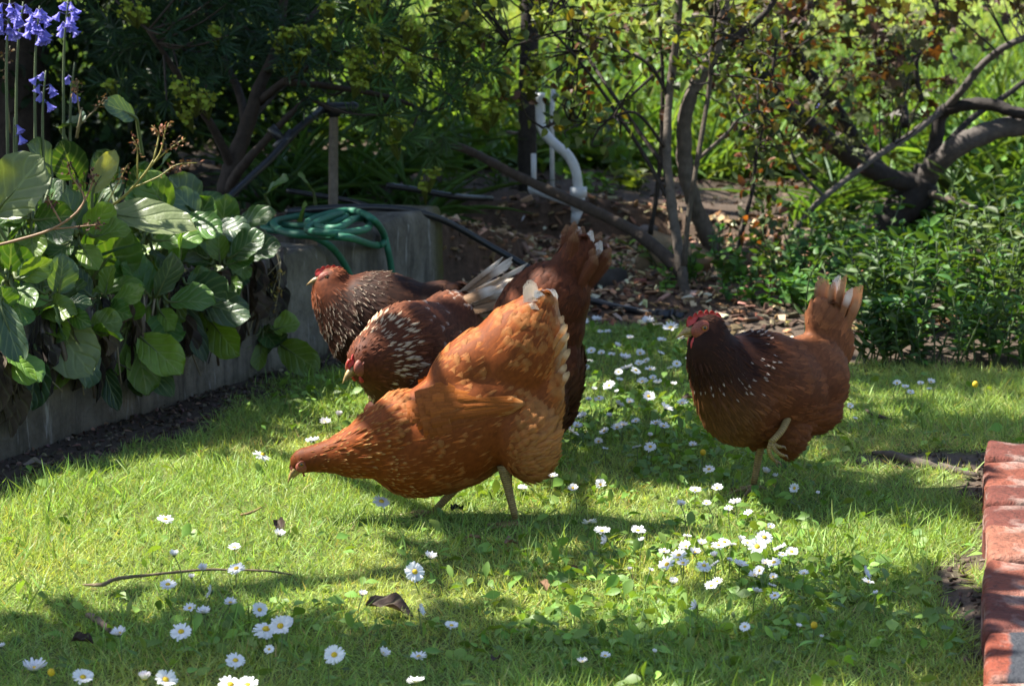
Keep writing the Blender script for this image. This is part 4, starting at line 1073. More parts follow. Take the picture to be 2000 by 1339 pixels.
for (cx, lab) in ((70, 'bergenia at the left edge with a big ribbed leaf and hanging pale leaves'), (230, 'bergenia with the wide pale sunlit leaf, sprawling over the wall'),
                  (400, 'bergenia with upright round dark leaves left of the green hose'), (540, 'small bergenia with few round leaves by the hose on the wall')):
    Yw = wall_Y(cx) + 0.14; c = dp(cx, 600, Yw); plants.append(empty('bergenia', (c[0], Yw, 0.26), lab, 'bergenia', 'bergenia plants in the raised bed'))
for i, (bx, by, tx, ty, w, off, col, (fc, fu), pl) in enumerate(leaves):
    mx_ = (bx + tx) / 2; Y0 = wall_Y(mx_) + off
    kx = (F / 1000) / Y0
    hang = off < -0.03
    b = dp(bx, by, Y0 + (0.03 if not hang else 0.03)); t = dp(tx, ty, Y0 + (0.02 if fu < 0.5 and not hang else -0.035 if not hang else -0.02))
    cd = unit(np.array([0, 0, CAM_H]) - (b + t) / 2)
    nrm = cd * fc + np.array([0, 0, 1.0]) * fu + np.array([R.uniform(-0.25, 0.25), 0, 0])
    root = np.array(plants[pl].location) + np.array([R.uniform(-0.05, 0.05), R.uniform(-0.03, 0.05), 0.0])
    c = np.array(col) * np.exp(R.normal(0, 0.10))
    if pl == 3 or by < 260: root = b + np.array([0.01, 0.05, -0.10])
    big_leaf(plants[pl], b, t, w / F * Y0 * 1.04, nrm, c, cup=R.uniform(0.08, 0.2), droop=R.uniform(0.08, 0.22) * (1 if fu > 0.3 else 0.4), ripple=R.uniform(0.03, 0.07), petiole=root, seed=i)
# rosettes of leaves spreading over the wall
for ri, (cx, cy, pl, k0, hang) in enumerate([(20, 555, 0, 7, 0), (62, 600, 0, 7, 1), (112, 592, 0, 8, 0), (150, 640, 0, 7, 1), (200, 600, 1, 8, 0), (255, 640, 1, 7, 1), (300, 590, 1, 7, 0), (345, 560, 2, 8, 0), (385, 590, 2, 7, 1), (430, 520, 2, 8, 0), (470, 500, 2, 6, 0), (60, 430, 0, 7, 0), (150, 470, 1, 8, 0), (285, 470, 1, 7, 0), (400, 440, 2, 7, 0), (515, 650, 3, 5, 1), (340, 430, 2, 6, 0), (0, 680, 0, 5, 1)]):
    Y0 = wall_Y(cx); yt = -150 + (CAM_H - WALL_Z) * F / (Y0 + 0.05); ab = cy < yt - 12
    offc = 0.06 + (yt - cy) / F * Y0 * 0.5 if ab else -0.03
    for j in range(k0 - (ri % 3 > 0)):
        an = 2 * math.pi * (j + R.uniform(-0.6, 0.6)) / k0; L = R.uniform(46, 92) * (0.8 if cx > 400 else 1.0)
        dx, dy = math.cos(an), math.sin(an) * 0.9 + (0.35 if hang else -0.15)
        b = dp(cx + dx * 14, cy + dy * 14, Y0 + offc); st0 = R.uniform(8, 36); b = dp(cx + dx * st0, cy + dy * st0, Y0 + offc); t = dp(cx + dx * (st0 + L), cy + dy * (st0 + L), Y0 + offc - (0.045 if dy > 0 else -0.01) - R.uniform(0, 0.03))
        cd = unit(np.array([0, 0, CAM_H]) - b)
        nrm = cd * R.uniform(0.4, 0.9) + np.array([R.normal(0, 0.55), 0, R.uniform(0.0, 0.9)])
        col = np.array([BG, BG2, BGb, BGd, (0.125, 0.200, 0.026), (0.100, 0.175, 0.028), (0.11, 0.17, 0.03)][int(R.integers(7))]) * np.exp(R.normal(0, 0.18)) * 1.25
        big_leaf(plants[pl], b, t, L * R.uniform(0.72, 0.98) / F * Y0, nrm, col, cup=R.uniform(0.05, 0.25), droop=R.uniform(0.05, 0.3), ripple=R.uniform(0.03, 0.09), petiole=dp(cx, cy + 6, Y0 + offc + 0.03), seed=ri * 11 + j)
# smaller leaves filling the shade of each clump
for pl, e in enumerate(plants[:3]):
    for i in range(34):
        s0 = wall_along(e.location.x, e.location.y) + R.uniform(-0.26, 0.26); o0 = R.uniform(0.12, 0.55); z0 = 0.27 + R.uniform(0.02, 0.16)
        xy = WALL_A + WD * s0 + WN * o0
        b = np.array([xy[0], xy[1], z0]); d = unit(np.array([R.uniform(-1, 1), R.uniform(-0.9, 0.3), R.uniform(0.1, 0.9)])); L = R.uniform(0.07, 0.12)
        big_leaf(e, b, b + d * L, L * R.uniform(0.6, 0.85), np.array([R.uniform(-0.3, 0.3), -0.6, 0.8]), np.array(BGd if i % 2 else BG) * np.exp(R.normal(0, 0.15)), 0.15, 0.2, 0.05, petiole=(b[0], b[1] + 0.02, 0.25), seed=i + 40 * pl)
# brown dead leaves hanging under the living ones
DC = [(0.050, 0.036, 0.028), (0.030, 0.024, 0.021), (0.085, 0.064, 0.048), (0.060, 0.050, 0.046)]
DCX = [20, 75, 165, 185, 250, 345, 385, 415, 495, 525]
for i in range(84):
    x = DCX[i % 10] + R.normal(0, 16); pl = 0 if x < 150 else 1 if x < 300 else 2 if x < 460 else 3
    Y0 = wall_Y(x) - R.uniform(0.015, 0.06); yt = -150 + (CAM_H - 0.27) * F / Y0
    y0 = yt + R.uniform(-35, 90 if x < 380 else 50); ln = R.uniform(35, 130) * (1 if x < 400 else 0.8)
    b, t = dp(x, y0, Y0 + 0.015), dp(x + R.uniform(-30, 30), y0 + ln, Y0 - 0.005)
    big_leaf(plants[pl], b, t, R.uniform(14, 46) / F * Y0, unit(np.array([WN[0] * -1 + R.uniform(-0.5, 0.5), -0.6, 0.3])), np.array(DC[i % 4]) * np.exp(R.normal(0, 0.25)), R.uniform(0.3, 0.7), 0.1, 0.14, mat='dead', name='dead_leaf', seed=i * 3)
# creeping stems below the leaves
for i in range(40):
    x = R.uniform(0, 560); pl = 0 if x < 150 else 1 if x < 300 else 2 if x < 460 else 3; Y0 = wall_Y(x)
    yt = -150 + (CAM_H - 0.28) * F / Y0
    pts = [dp(x, yt - 8, Y0 + 0.05), dp(x + R.uniform(-8, 8), yt + 20, Y0 - 0.02), dp(x + R.uniform(-20, 20), yt + R.uniform(50, 120), Y0 - 0.04), dp(x + R.uniform(-25, 25), yt + R.uniform(120, 190), Y0 - 0.03)]
    t = Geo(); t.tube(pts, [0.0035, 0.0030, 0.0022, 0.0012] if i % 3 else [0.009, 0.008, 0.006, 0.003], 6, 4, col=[(0.10, 0.075, 0.055), (0.24, 0.20, 0.13), (0.06, 0.045, 0.035)][i % 3], rough=0.1)
    t.build('creeping_stem', M['stem'], plants[pl])

# dried flower stalks
def flower_stalk(parent, main, Yd, branches, col, rad=0.0036, clus=(0.24, 0.13, 0.07), ncl=26):
    pts = [dp(x, y, Yd + dy) for (x, y, dy) in main]
    t = Geo(); t.tube(pts, np.linspace(rad, rad * 0.55, len(pts)), 7, 4, col=col)
    fl = Geo()
    for br in branches:
        bp = [dp(x, y, Yd + dy) for (x, y, dy) in br]
        sp_, sr = smooth_path(bp, np.linspace(rad * 0.6, rad * 0.3, len(bp)), 4)
        t.tube(sp_, sr, 6, 1, col=col)
        n = ncl; u = R.uniform(0.45, 1.0, n); P = sp_[(u * (len(sp_) - 1)).astype(int)] + R.normal(0, 0.0055, (n, 3))
        fl.inst(OVATE, P, rdir(n, 0.2), rdir(n, 0.5), R.uniform(0.006, 0.012, n), R.uniform(0.003, 0.007, n), Col=vary(clus, n, 0.4, 0.1))
    so = t.build('flower_stalk', M['stem'], parent)
    fl.build('dry_flower', M['dead'], so, kind='stuff')
Yf = wall_Y(230) + 0.0
flower_stalk(plants[1], [(190, 420, 0.02), (240, 385, 0.0), (282, 340, -0.02), (300, 312, -0.02)], Yf, [[(282, 340, -0.02), (312, 300, 0), (322, 258, 0), (330, 240, 0)], [(300, 312, -0.02), (310, 262, 0), (296, 245, 0)], [(268, 350, 0), (268, 290, 0), (258, 268, 0)],
             [(262, 366, 0), (310, 345, 0), (345, 322, 0), (385, 318, 0)], [(205, 405, 0), (232, 355, 0.0), (250, 320, 0)], [(300, 318, 0), (332, 290, 0), (362, 270, 0)]], (0.28, 0.24, 0.055))
flower_stalk(plants[0], [(-30, 485, 0.0), (30, 470, 0), (100, 448, -0.01), (150, 415, -0.01), (172, 378, 0)], wall_Y(90) - 0.02, [[(150, 415, -0.01), (165, 385, 0), (138, 342, 0), (132, 315, 0)], [(100, 448, 0), (180, 440, 0), (196, 440, 0)], [(172, 378, 0), (182, 350, 0), (176, 330, 0)],
             [(120, 436, 0), (100, 400, 0), (92, 385, 0)]], (0.27, 0.15, 0.075), clus=(0.09, 0.04, 0.03))
flower_stalk(plants[3], [(478, 487, 0.02), (520, 472, -0.03), (536, 478, -0.05), (548, 510, -0.06)], wall_Y(520), [[(536, 478, -0.05), (546, 520, -0.07), (540, 545, -0.07), (530, 578, -0.07)], [(546, 512, -0.06), (520, 540, -0.06), (500, 560, -0.05)], [(548, 510, -0.06), (545, 560, -0.07), (536, 610, -0.07)],
             [(500, 480, 0), (480, 520, -0.03), (510, 575, -0.05)]], (0.30, 0.25, 0.15), rad=0.0026, clus=(0.22, 0.16, 0.045))
flower_stalk(plants[0], [(150, 270, 0.25), (160, 210, 0.25)], wall_Y(150), [[(150, 250, 0.25), (190, 210, 0.25), (205, 190, 0.25)], [(160, 240, 0.25), (150, 180, 0.25), (152, 160, 0.25)], [(20, 260, 0.25), (10, 140, 0.25), (20, 90, 0.25)]], (0.16, 0.13, 0.06), clus=(0.16, 0.10, 0.05))

# ------------------------------------------------------------------ bluebells
BELL = leaf_t(lambda u: 0.6 + 0.5 * u - 0.7 * max(0, u - 0.75) * 2, 4, 2, 0.2, 0.30)
M['bluebell'] = leaf_mat('bluebell_petal', 0.5, 0.3, (1, 1, 1.1), 0.3, 0, 0.12)
def bluebell(base, h, bells, lean, label, first, group='bluebells in the raised bed', sc=0.84, leaves_n=5):
    e = empty('bluebell', base, label, 'bluebell', group)
    base = np.array(base, float); top = base + np.array([lean, 0, h])
    pts = np.array([base, base + np.array([lean * 0.25, 0, h * 0.45]), base + np.array([lean * 0.6, 0, h * 0.8]), top + np.array([0.008, -0.01, -0.004])])
    t = Geo(); t.tube(pts, [0.0042, 0.0038, 0.0030, 0.0016], 7, 4, col=(0.085, 0.115, 0.045)); t.build('stem', M['stem'], e)
    sp_ = smooth_path(pts, None, 10)
    for i in range(bells):
        u0_ = max(0.45, 1 - 0.13 / h); u = u0_ + (1 - u0_) * (i + R.uniform(0, 0.6)) / bells; p = sp_[min(len(sp_) - 1, int(u * (len(sp_) - 1)))]
        a = R.uniform(0, 6.283); out = np.array([math.cos(a), math.sin(a), 0]); sz = (0.026 - 0.006 * (u - u0_) / (1 - u0_)) * sc
        nk = p + out * R.uniform(0.012, 0.022) * sc + np.array([0, 0, 0.004]); d = unit(out * R.uniform(0.3, 0.9) + np.array([0, 0, -1.0]))
        fr = frame_from(d, (0.3, 0.5, 0.2)); g = Geo()
        c = np.array([0.23, 0.21, 0.68]) * np.exp(R.normal(0, 0.12))
        for kx in range(6):
            b = kx * math.pi / 3; rad = fr[:, 1] * math.cos(b) + fr[:, 2] * math.sin(b)
            g.inst(BELL, [nk + rad * 0.0025 * sc], [unit(d + rad * 0.20)], [-rad], sz, 0.0105 * sc, Col=np.append(c, 1))
        g.tube([p, nk + np.array([0, 0, 0.002]), nk], 0.0010, 5, 2, col=(0.13, 0.13, 0.28)); g.build('bell_flower', M['bluebell'], e)
    lf = Geo(); n = leaves_n
    D = np.stack([R.uniform(-0.7, 0.7, n), R.uniform(-0.6, 0.6, n), np.full(n, 0.9)], 1)
    for i in range(n):
        l = Geo(); l.inst(STRAP, [base + R.normal(0, 0.01, 3) * [1, 1, 0]], [D[i]], [unit(np.array([-D[i][0], -0.6, 0.6]))], R.uniform(0.16, 0.26), R.uniform(0.012, 0.018), Col=np.append(np.array([0.055, 0.12, 0.03]), 1))
        l.build('leaf', M['leaf'], e)
    return e
zz = 0.27
for i, (x, ytop, off, nb, lean, lab) in enumerate([
        (128, -6, 0.42, 17, 0.02, 'tall bluebell in full flower, rightmost of the group at the top left corner'), (72, 8, 0.40, 19, 0.02, 'bluebell with a dense drooping head beside the tallest one'),
        (14, -4, 0.44, 16, 0.015, 'bluebell cut by the left edge of the picture'), (40, 0, 0.52, 7, 0.03, 'thin bluebell behind the dense drooping one'),
        (84, 134, 0.34, 7, 0.01, 'short bluebell with one low cluster of open bells'), (22, 225, 0.36, 3, -0.01, 'small bluebell low among the leaves at the left edge'), (140, 118, 0.40, 2, 0.015, 'nearly spent bluebell with two single bells at the right of the group')]):
    Y0 = wall_Y(x) + off; top = dp(x, ytop, Y0); bluebell((top[0] - lean, Y0, zz), max(0.12, top[2] - zz), nb, lean, lab, i == 0)
# ------------------------------------------------------------------ hose, pipes, posts
def gz(x, y): return float(ground_z(np.array([x]), np.array([y]))[0])
WT = WALL_Z + 0.012
def face_Y(x, off): return wall_Y(x) + off
hose = empty('garden_hose', (*(WALL_A + WD * (S1 + 0.35) + WN * 0.09), WT), 'green rubber garden hose coiled on top of the concrete wall', 'hose')
hp = [gp(700, 672, 0.012), dp(703, 640, face_Y(703, -0.045)), dp(696, 590, face_Y(696, -0.03)), dp(686, 545, face_Y(686, -0.025)), dp(664, 502, face_Y(664, -0.02)), dp(636, 474, face_Y(636, -0.015)), gp(598, 458, WT + 0.012),
      gp(556, 452, WT + 0.012), gp(516, 446, WT + 0.012), gp(528, 438, WT + 0.012), gp(580, 441, WT + 0.012), gp(640, 437, WT + 0.03), gp(676, 425, WT + 0.03), gp(655, 416, WT + 0.012), gp(590, 421, WT + 0.012), gp(535, 434, WT + 0.030),
      gp(560, 455, WT + 0.034), gp(620, 461, WT + 0.034), gp(680, 464, WT + 0.045), dp(728, 478, face_Y(728, -0.03)), dp(747, 476, face_Y(747, -0.02)), dp(750, 458, face_Y(747, 0.02)), gp(730, 432, WT + 0.03), gp(690, 416, WT + 0.02), gp(640, 425, WT + 0.052),
      gp(600, 448, WT + 0.052), gp(650, 455, WT + 0.058), gp(706, 450, WT + 0.030), gp(722, 440, WT + 0.02), gp(712, 428, WT + 0.02), gp(690, 428, WT + 0.045), gp(655, 446, WT + 0.066), gp(600, 436, WT + 0.040), gp(640, 418, WT + 0.040), gp(690, 412, WT + 0.040), gp(728, 428, WT + 0.045),
      dp(748, 455, face_Y(748, -0.02)), dp(758, 490, face_Y(758, -0.03)), dp(765, 530, face_Y(765, -0.03)), dp(768, 580, face_Y(768, -0.035)), dp(764, 625, face_Y(764, -0.05)), gp(752, 662, 0.012)]
g = Geo(); g.tube(hp, 0.0094, 10, 6); g.build('hose_coil', M['hose'], hose)
c = Geo(); e0 = hp[0]; c.tube([e0 + [0, 0, 0.0], e0 + [-0.03, -0.01, 0.0]], 0.0135, 10, 1); c.build('hose_connector', M['black'], hose)

pp = [dp(560, 414, 6.55), dp(620, 408, 6.62), dp(700, 405, 6.70), dp(780, 408, 6.75), dp(840, 421, 6.80), dp(890, 442, 6.86), dp(960, 482, 6.90), dp(1040, 527, 6.90), dp(1110, 570, 6.86), dp(1190, 606, 6.80), dp(1240, 622, 6.72), dp(1290, 632, 6.65)]
pp = [np.array([q[0], q[1], max(q[2], gz(q[0], q[1]) + 0.009)]) for q in pp]
poly = empty('irrigation_pipe', pp[6], 'long black polythene pipe running off the wall down to the lawn edge', 'pipe')
g = Geo(); g.tube(pp, 0.0098, 10, 5); g.build('pipe', M['black'], poly)
g = Geo(); q = pp[-1]; g.tube([q + [-0.012, 0, 0], q + [0.030, -0.01, 0]], 0.0165, 12, 1); g.tube([q + [0.030, -0.01, 0.0], q + [0.036, -0.012, 0]], 0.0195, 12, 1); g.build('pipe_fitting', M['black'], poly)
g = Geo(); g.tube([q + [0.038, -0.012, 0], q + [0.062, -0.020, -0.003]], 0.013, 12, 1); g.build('pipe_cap', M['black'], poly)
p2_ = [dp(560, 372, 7.1), dp(610, 380, 7.08), dp(680, 391, 7.05), dp(715, 401, 7.0)]
p2_ = [np.array([q[0], q[1], max(q[2], gz(q[0], q[1]) + 0.008)]) for q in p2_]
tag(Geo().tube(p2_, 0.0075, 8, 5).build('drip_pipe', M['black']), 'thin black drip pipe lying on the bed behind the hose coil', 'pipe')
p3_ = [dp(755, 362, 7.7), dp(820, 372, 7.75), dp(890, 384, 7.8), dp(960, 388, 8.0)]
p3_ = [np.array([q[0], q[1], max(q[2], gz(q[0], q[1]) + 0.008)]) for q in p3_]
tag(Geo().tube(p3_, 0.010, 8, 5).build('drip_pipe', M['black']), 'black drip pipe along the soil bank right of the steel stake', 'pipe')

pb = gp(650, 417, 0.268); st = empty('riser_stake', pb, 'upright weathered stake behind the hose carrying a black sprinkler elbow', 'stake')
top = dp(652, 214, pb[1]); g = Geo(); g.tube([pb - [0, 0, 0.1], (pb + top) / 2, top], [0.0145, 0.0138, 0.0130], 12, 4, rough=0.03); g.build('stake', M['post'], st)
g = Geo(); g.tube([top + [0, 0, -0.02], top + [0, 0, 0.012]], 0.0195, 12, 1); g.tube([top + [-0.045, -0.01, 0.006], top + [0.055, 0.0, 0.004]], 0.0165, 12, 1); g.ball(top + [0.055, 0, 0.004], 0.019, 10, 7); g.build('elbow_fitting', M['black'], st)
bp = [top + [-0.03, -0.01, 0.006], dp(606, 232, 6.85), dp(575, 258, 6.78), dp(530, 308, 6.66), dp(490, 345, 6.55), dp(448, 384, 6.44), dp(425, 402, 6.40)]
sup = empty('supply_pipe', bp[3], 'shiny black pipe sloping down from the stake into the bergenia', 'pipe')
g = Geo(); g.tube(bp, 0.0112, 10, 5); g.build('pipe', M['black'], sup)
t0 = dp(553, 277, 6.74); g = Geo(); g.tube([t0 + [0.028, 0.01, 0.026], t0 + [-0.02, -0.01, -0.02]], 0.0155, 12, 1); g.tube([t0, t0 + [-0.035, 0.0, 0.042]], 0.013, 12, 1); g.build('tee_fitting', M['black'], sup)

YP = 8.06
pv = empty('water_pipe', dp(1125, 430, YP), 'white plastic water pipe with a swan neck bend and a coupling', 'pipe')
g = Geo(); g.tube([dp(1055, 182, YP + 0.1), dp(1055, 215, YP + 0.1), dp(1058, 250, YP + 0.08), dp(1080, 278, YP + 0.05), dp(1108, 302, YP + 0.02), dp(1124, 332, YP), dp(1130, 372, YP)], [0.0165] * 7, 14, 5); g.build('bend', M['pvc'], pv)
g = Geo(); g.tube([dp(1130, 366, YP), dp(1130, 384, YP)], 0.0285, 16, 1); g.tube([dp(1130, 384, YP), dp(1127, 412, YP)], 0.0225, 16, 1); g.tube([dp(1128, 410, YP), dp(1121, 436, YP)], [0.020, 0.013], 14, 1); g.build('coupling', M['pvc'], pv)
g = Geo(); g.tube([dp(1040, 368, YP + 0.10), dp(1085, 384, YP + 0.05), dp(1128, 398, YP)], 0.0160, 14, 4); g.build('pipe', M['pvc'], pv)
g = Geo(); g.ball(dp(1043, 368, YP + 0.10), 0.022, 12, 8); g.tube([dp(1042, 300, YP + 0.12), dp(1043, 368, YP + 0.10)], 0.0095, 10, 1); g.build('elbow', M['pvc'], pv)
g = Geo(); g.tube([dp(1080, 175, YP + 0.3), dp(1078, 230, YP + 0.3), dp(1078, 290, YP + 0.3), dp(1079, 374, YP + 0.3)], 0.0080, 12, 1); g.build('pipe', M['pvc'], pv, label='thin white upright pipe behind the swan neck bend')
pb = dp(1030, 392, 8.45); pb[2] = gz(pb[0], pb[1])
tag(Geo().tube([pb - [0, 0, 0.1], dp(1030, 230, 8.45), dp(1034, 60, 8.5), dp(1038, -300, 8.5)], [0.034, 0.033, 0.032, 0.031], 12, 5, col=(0.05, 0.042, 0.036), rough=0.05).build('wooden_post', M['bark']), 'dark wooden garden post beside the white water pipe', 'post')
mp = Geo(); mp.tube([dp(990, 258, 8.5), dp(1022, 262, 8.47)], 0.0055, 8, 1); tag(mp.build('tap_pipe', M['post']), 'short metal pipe sticking out left of the dark wooden post', 'pipe')

# ------------------------------------------------------------------ stones, bark chips, logs
def rock(loc, size, col, label, name='rock', rot=0.0, cat='rock', seed=0, group=None, tilt=0.0):
    bm = bmesh.new(); bmesh.ops.create_icosphere(bm, subdivisions=3, radius=1.0)
    for v in bm.verts:
        d = v.co.normalized(); k_ = 1 + 0.22 * math.sin(d.x * 3.1 + seed) * math.cos(d.y * 2.7 + seed * 2) + 0.12 * math.sin(d.z * 5 + d.x * 4 + seed * 3) + 0.05 * math.sin(d.y * 13 + d.z * 11 + seed)
        for ax in range(3): v.co[ax] = max(-0.80, min(0.80, d[ax] * k_)) * size[ax]
    me = bpy.data.meshes.new(name); bm.to_mesh(me); bm.free()
    ca = me.color_attributes.new(name='Col', type='FLOAT_COLOR', domain='POINT'); ca.data.foreach_set('color', np.tile(np.array([*col, 1], np.float32), len(me.vertices)))
    me.polygons.foreach_set('use_smooth', [True] * len(me.polygons)); me.materials.append(M['stone'])
    o = bpy.data.objects.new(name, me); C.objects.link(o); o.location = loc; o.rotation_euler = (tilt, tilt * 0.6, rot)
    return tag(o, label, cat, group)
rock(tuple(dp(1325, 512, 7.25)), (0.145, 0.07, 0.085), (0.32, 0.225, 0.13), 'large tan slab of rock leaning behind the shrub stems', rot=0.3, seed=1, tilt=0.5)
rock(tuple(gp(1232, 576, 0.03)), (0.028, 0.024, 0.024), (0.28, 0.105, 0.06), 'small round rusty red stone on the bark mulch', 'stone', 0.2, 'stone', 2)
rock(tuple(gp(1190, 548, 0.05)), (0.055, 0.045, 0.05), (0.085, 0.07, 0.06), 'dark brown clod of stone on the bark mulch', 'stone', 0.5, 'stone', 3)
rock(tuple(gp(1570, 470, 0.06)), (0.105, 0.07, 0.045), (0.26, 0.19, 0.14), 'pale brown boulder half buried behind the mint', rot=0.1, seed=4)
rock(tuple(gp(1262, 455, 0.08)), (0.05, 0.04, 0.03), (0.16, 0.13, 0.11), 'grey stone on the dark soil behind the fallen branch', 'stone', 0.9, 'stone', 5)
rock(tuple(gp(1010, 462, 0.05)), (0.022, 0.018, 0.016), (0.36, 0.26, 0.17), 'pale yellow stone at the top of the mulch', 'stone', 0.4, 'stone', 6)
CH = np.array([[x, y, z] for x in (0, 1) for y in (-0.5, 0.5) for z in (0, 0.14)], float); CH[:, 0] -= 0.5; CH[1::2, :2] *= 0.8
CF = [np.array([[0, 1, 3, 2], [4, 6, 7, 5], [0, 4, 5, 1], [2, 3, 7, 6], [1, 5, 7, 3], [0, 2, 6, 4]])]
CHIP = (CH, CF, CH[:, :2] + 0.5)
n = 9000; X = R.uniform(-0.25, 1.25, n); Y = R.uniform(6.3, 8.3, n)
keep = (Y > lawn_edge(X) - 0.06) & (R.uniform(0, 1, n) < 0.25 + 0.9 * np.exp(-(((X - 0.25) / 0.5) ** 2 + ((Y - 7.45) / 0.6) ** 2)))
X, Y = X[keep], Y[keep]; n = len(X)
col = np.concatenate([vary(b, n, 0.35, 0.1)[None] for b in ((0.28, 0.155, 0.080), (0.42, 0.295, 0.17), (0.15, 0.10, 0.066), (0.55, 0.43, 0.28))])[R.choice(4, n, p=[0.4, 0.25, 0.2, 0.15]), np.arange(n)]
D = R.normal(size=(n, 3)); D[:, 2] *= 0.35
g = Geo(); g.inst(CHIP, np.stack([X, Y, ground_z(X, Y) + 0.006], 1), D, rdir(n, 1.8), R.uniform(0.012, 0.045, n), R.uniform(0.008, 0.024, n), Col=col)
tag(g.build('bark_mulch', M['chip'], smooth=False), 'loose red brown bark chips spread over the bed', 'bark mulch', kind='stuff')
n = 5200; X = R.uniform(-1.9, 2.2, n); Y = R.uniform(6.0, 11, n); keep = (Y > lawn_edge(X)) & (wall_side(X, Y) > -0.05) | (Y > 7.2); X, Y = X[keep], Y[keep]; n = len(X)
X2 = WALL_A[0] + WD[0] * R.uniform(0.8, 3.4, 900) + BN[0] * 0; s_ = R.uniform(0.6, 3.3, 900); o_ = -R.uniform(0.0, 0.17, 900)
X = np.concatenate([X, WALL_A[0] + WD[0] * s_ + WN[0] * o_]); Y = np.concatenate([Y, WALL_A[1] + WD[1] * s_ + WN[1] * o_]); n = len(X)
D = R.normal(size=(n, 3)); D[:, 2] *= 0.3
g = Geo(); szl = np.where(Y < 6.2, 0.45, 1.0)
g.inst(OVATE, np.stack([X, Y, ground_z(X, Y) + 0.004], 1), D, rdir(n, 1.3), R.uniform(0.015, 0.05, n) * szl, R.uniform(0.006, 0.025, n) * szl, Col=vary((0.085, 0.06, 0.043), n, 0.55, 0.12))
tag(g.build('leaf_litter', M['dead']), 'brown leaf litter on the shaded soil', 'leaf litter', kind='stuff')

n = 26000; X, Y = view_pts(n, 3.1, 6.6, 1.2); bare = 1 - lawn_mask(X, Y); keep = (bare > 0.35) & (wall_side(X, Y) < 0) & (brick_side(X, Y) < 0.0) & (Y < lawn_edge(X)) & (R.uniform(0, 1, len(X)) < 0.75)
X, Y = X[keep], Y[keep]; n = len(X); D = R.normal(size=(n, 3))
g = Geo(); g.inst(CHIP, np.stack([X, Y, ground_z(X, Y) + 0.002], 1), D, rdir(n, 0.6), R.uniform(0.004, 0.016, n), R.uniform(0.003, 0.011, n), Col=vary((0.115, 0.085, 0.062), n, 0.45, 0.1))
tag(g.build('soil_crumbs', M['chip']), 'loose crumbs of bare soil at the edges of the lawn', 'soil', kind='stuff')

def stick(pts, rad, col, label, name='branch', cat='branch', rough=0.12, n=8, sub=5, twigs=0):
    g = Geo(); g.tube(pts, rad, n, sub, col=col, rough=rough)
    sp_ = smooth_path(np.array(pts), None, 6)
    for i in range(twigs):
        p = sp_[int(R.uniform(0.2, 0.95) * (len(sp_) - 1))]; d = unit(R.normal(size=3) + [0, 0, 0.6]); L = R.uniform(0.04, 0.12)
        g.tube([p, p + d * L * 0.5 + R.normal(0, 0.004, 3), p + d * L], [np.mean(rad) * 0.45, np.mean(rad) * 0.3, np.mean(rad) * 0.15], 6, 3, col=col)
    return tag(g.build(name, M['bark']), label, cat)
fb = [(840, 274, 8.0), (905, 290, 7.9), (955, 314, 7.75), (1020, 348, 7.6), (1100, 384, 7.4), (1165, 414, 7.25), (1225, 444, 7.1), (1285, 486, 6.95), (1332, 532, 6.85)]
stick([dp(*q) for q in fb], np.linspace(0.013, 0.020, len(fb)), (0.085, 0.062, 0.046), 'long bare fallen branch slanting across the bed to the shrub stems', 'fallen_branch')
stick([dp(1450, 492, 7.3), dp(1425, 525, 7.2), dp(1400, 565, 7.05), dp(1375, 600, 6.95)], [0.030, 0.045, 0.040, 0.025], (0.15, 0.105, 0.075), 'gnarled pale brown old stump at the foot of the thick stem', 'tree_stump', 'stump', 0.30, 12)
stick([gp(1507, 480, 0.05), dp(1505, 455, 7.95), dp(1506, 434, 7.95)], [0.013, 0.012, 0.011], (0.33, 0.24, 0.17), 'short broken pale stub of wood standing in the bed', 'wood_stub', 'stick', 0.15)
stick([dp(1800, 372, 8.1), dp(1850, 388, 8.0), dp(1908, 410, 7.95)], [0.016, 0.014, 0.013], (0.17, 0.135, 0.105), 'cut dead limb sticking out right of the maple trunk', 'dead_limb', 'branch', 0.1)
stick([gp(1190, 355, 0.12), gp(1230, 350, 0.13), gp(1260, 352, 0.12)], [0.018, 0.017, 0.013], (0.20, 0.155, 0.11), 'short pale log lying on the soil left of the shrub stems', 'log', 'log')
stick([gp(1705, 884, 0.006), gp(1740, 888, 0.012), gp(1790, 903, 0.012), gp(1850, 915, 0.010), gp(1912, 930, 0.004)], [0.004, 0.009, 0.011, 0.010, 0.006], (0.12, 0.095, 0.075), 'grey surface root in the bare soil left of the bricks', 'tree_root', 'root', 0.15)
stick([gp(1690, 800, 0.004), gp(1715, 812, 0.009), gp(1745, 820, 0.004)], [0.003, 0.005, 0.003], (0.09, 0.06, 0.045), 'small brown twig in the grass behind the lone hen', 'twig', 'twig')
stick([gp(162, 1141, 0.010), gp(200, 1141, 0.016), gp(222, 1131, 0.018), gp(255, 1126, 0.018), gp(330, 1118, 0.018), gp(400, 1112, 0.018), gp(450, 1112, 0.016), gp(520, 1114, 0.016), gp(572, 1122, 0.010)], [0.0014, 0.0036, 0.0034, 0.0030, 0.0024, 0.0025, 0.0020, 0.0018, 0.001], (0.19, 0.14, 0.085), 'long thin twig lying on the sunlit grass at the left', 'twig', 'twig', 0.2)
stick([gp(172, 1200, 0.012), gp(195, 1213, 0.014), gp(214, 1230, 0.012)], [0.0048, 0.0062, 0.0052], (0.22, 0.16, 0.11), 'short thick brown stick in the shaded grass at lower left', 'twig', 'twig', 0.2)
stick([gp(470, 1005, 0.016), gp(492, 1000, 0.02), gp(510, 990, 0.02)], [0.0020, 0.0028, 0.0016], (0.30, 0.20, 0.09), 'small tan twig left of the pecking hen', 'twig', 'twig')
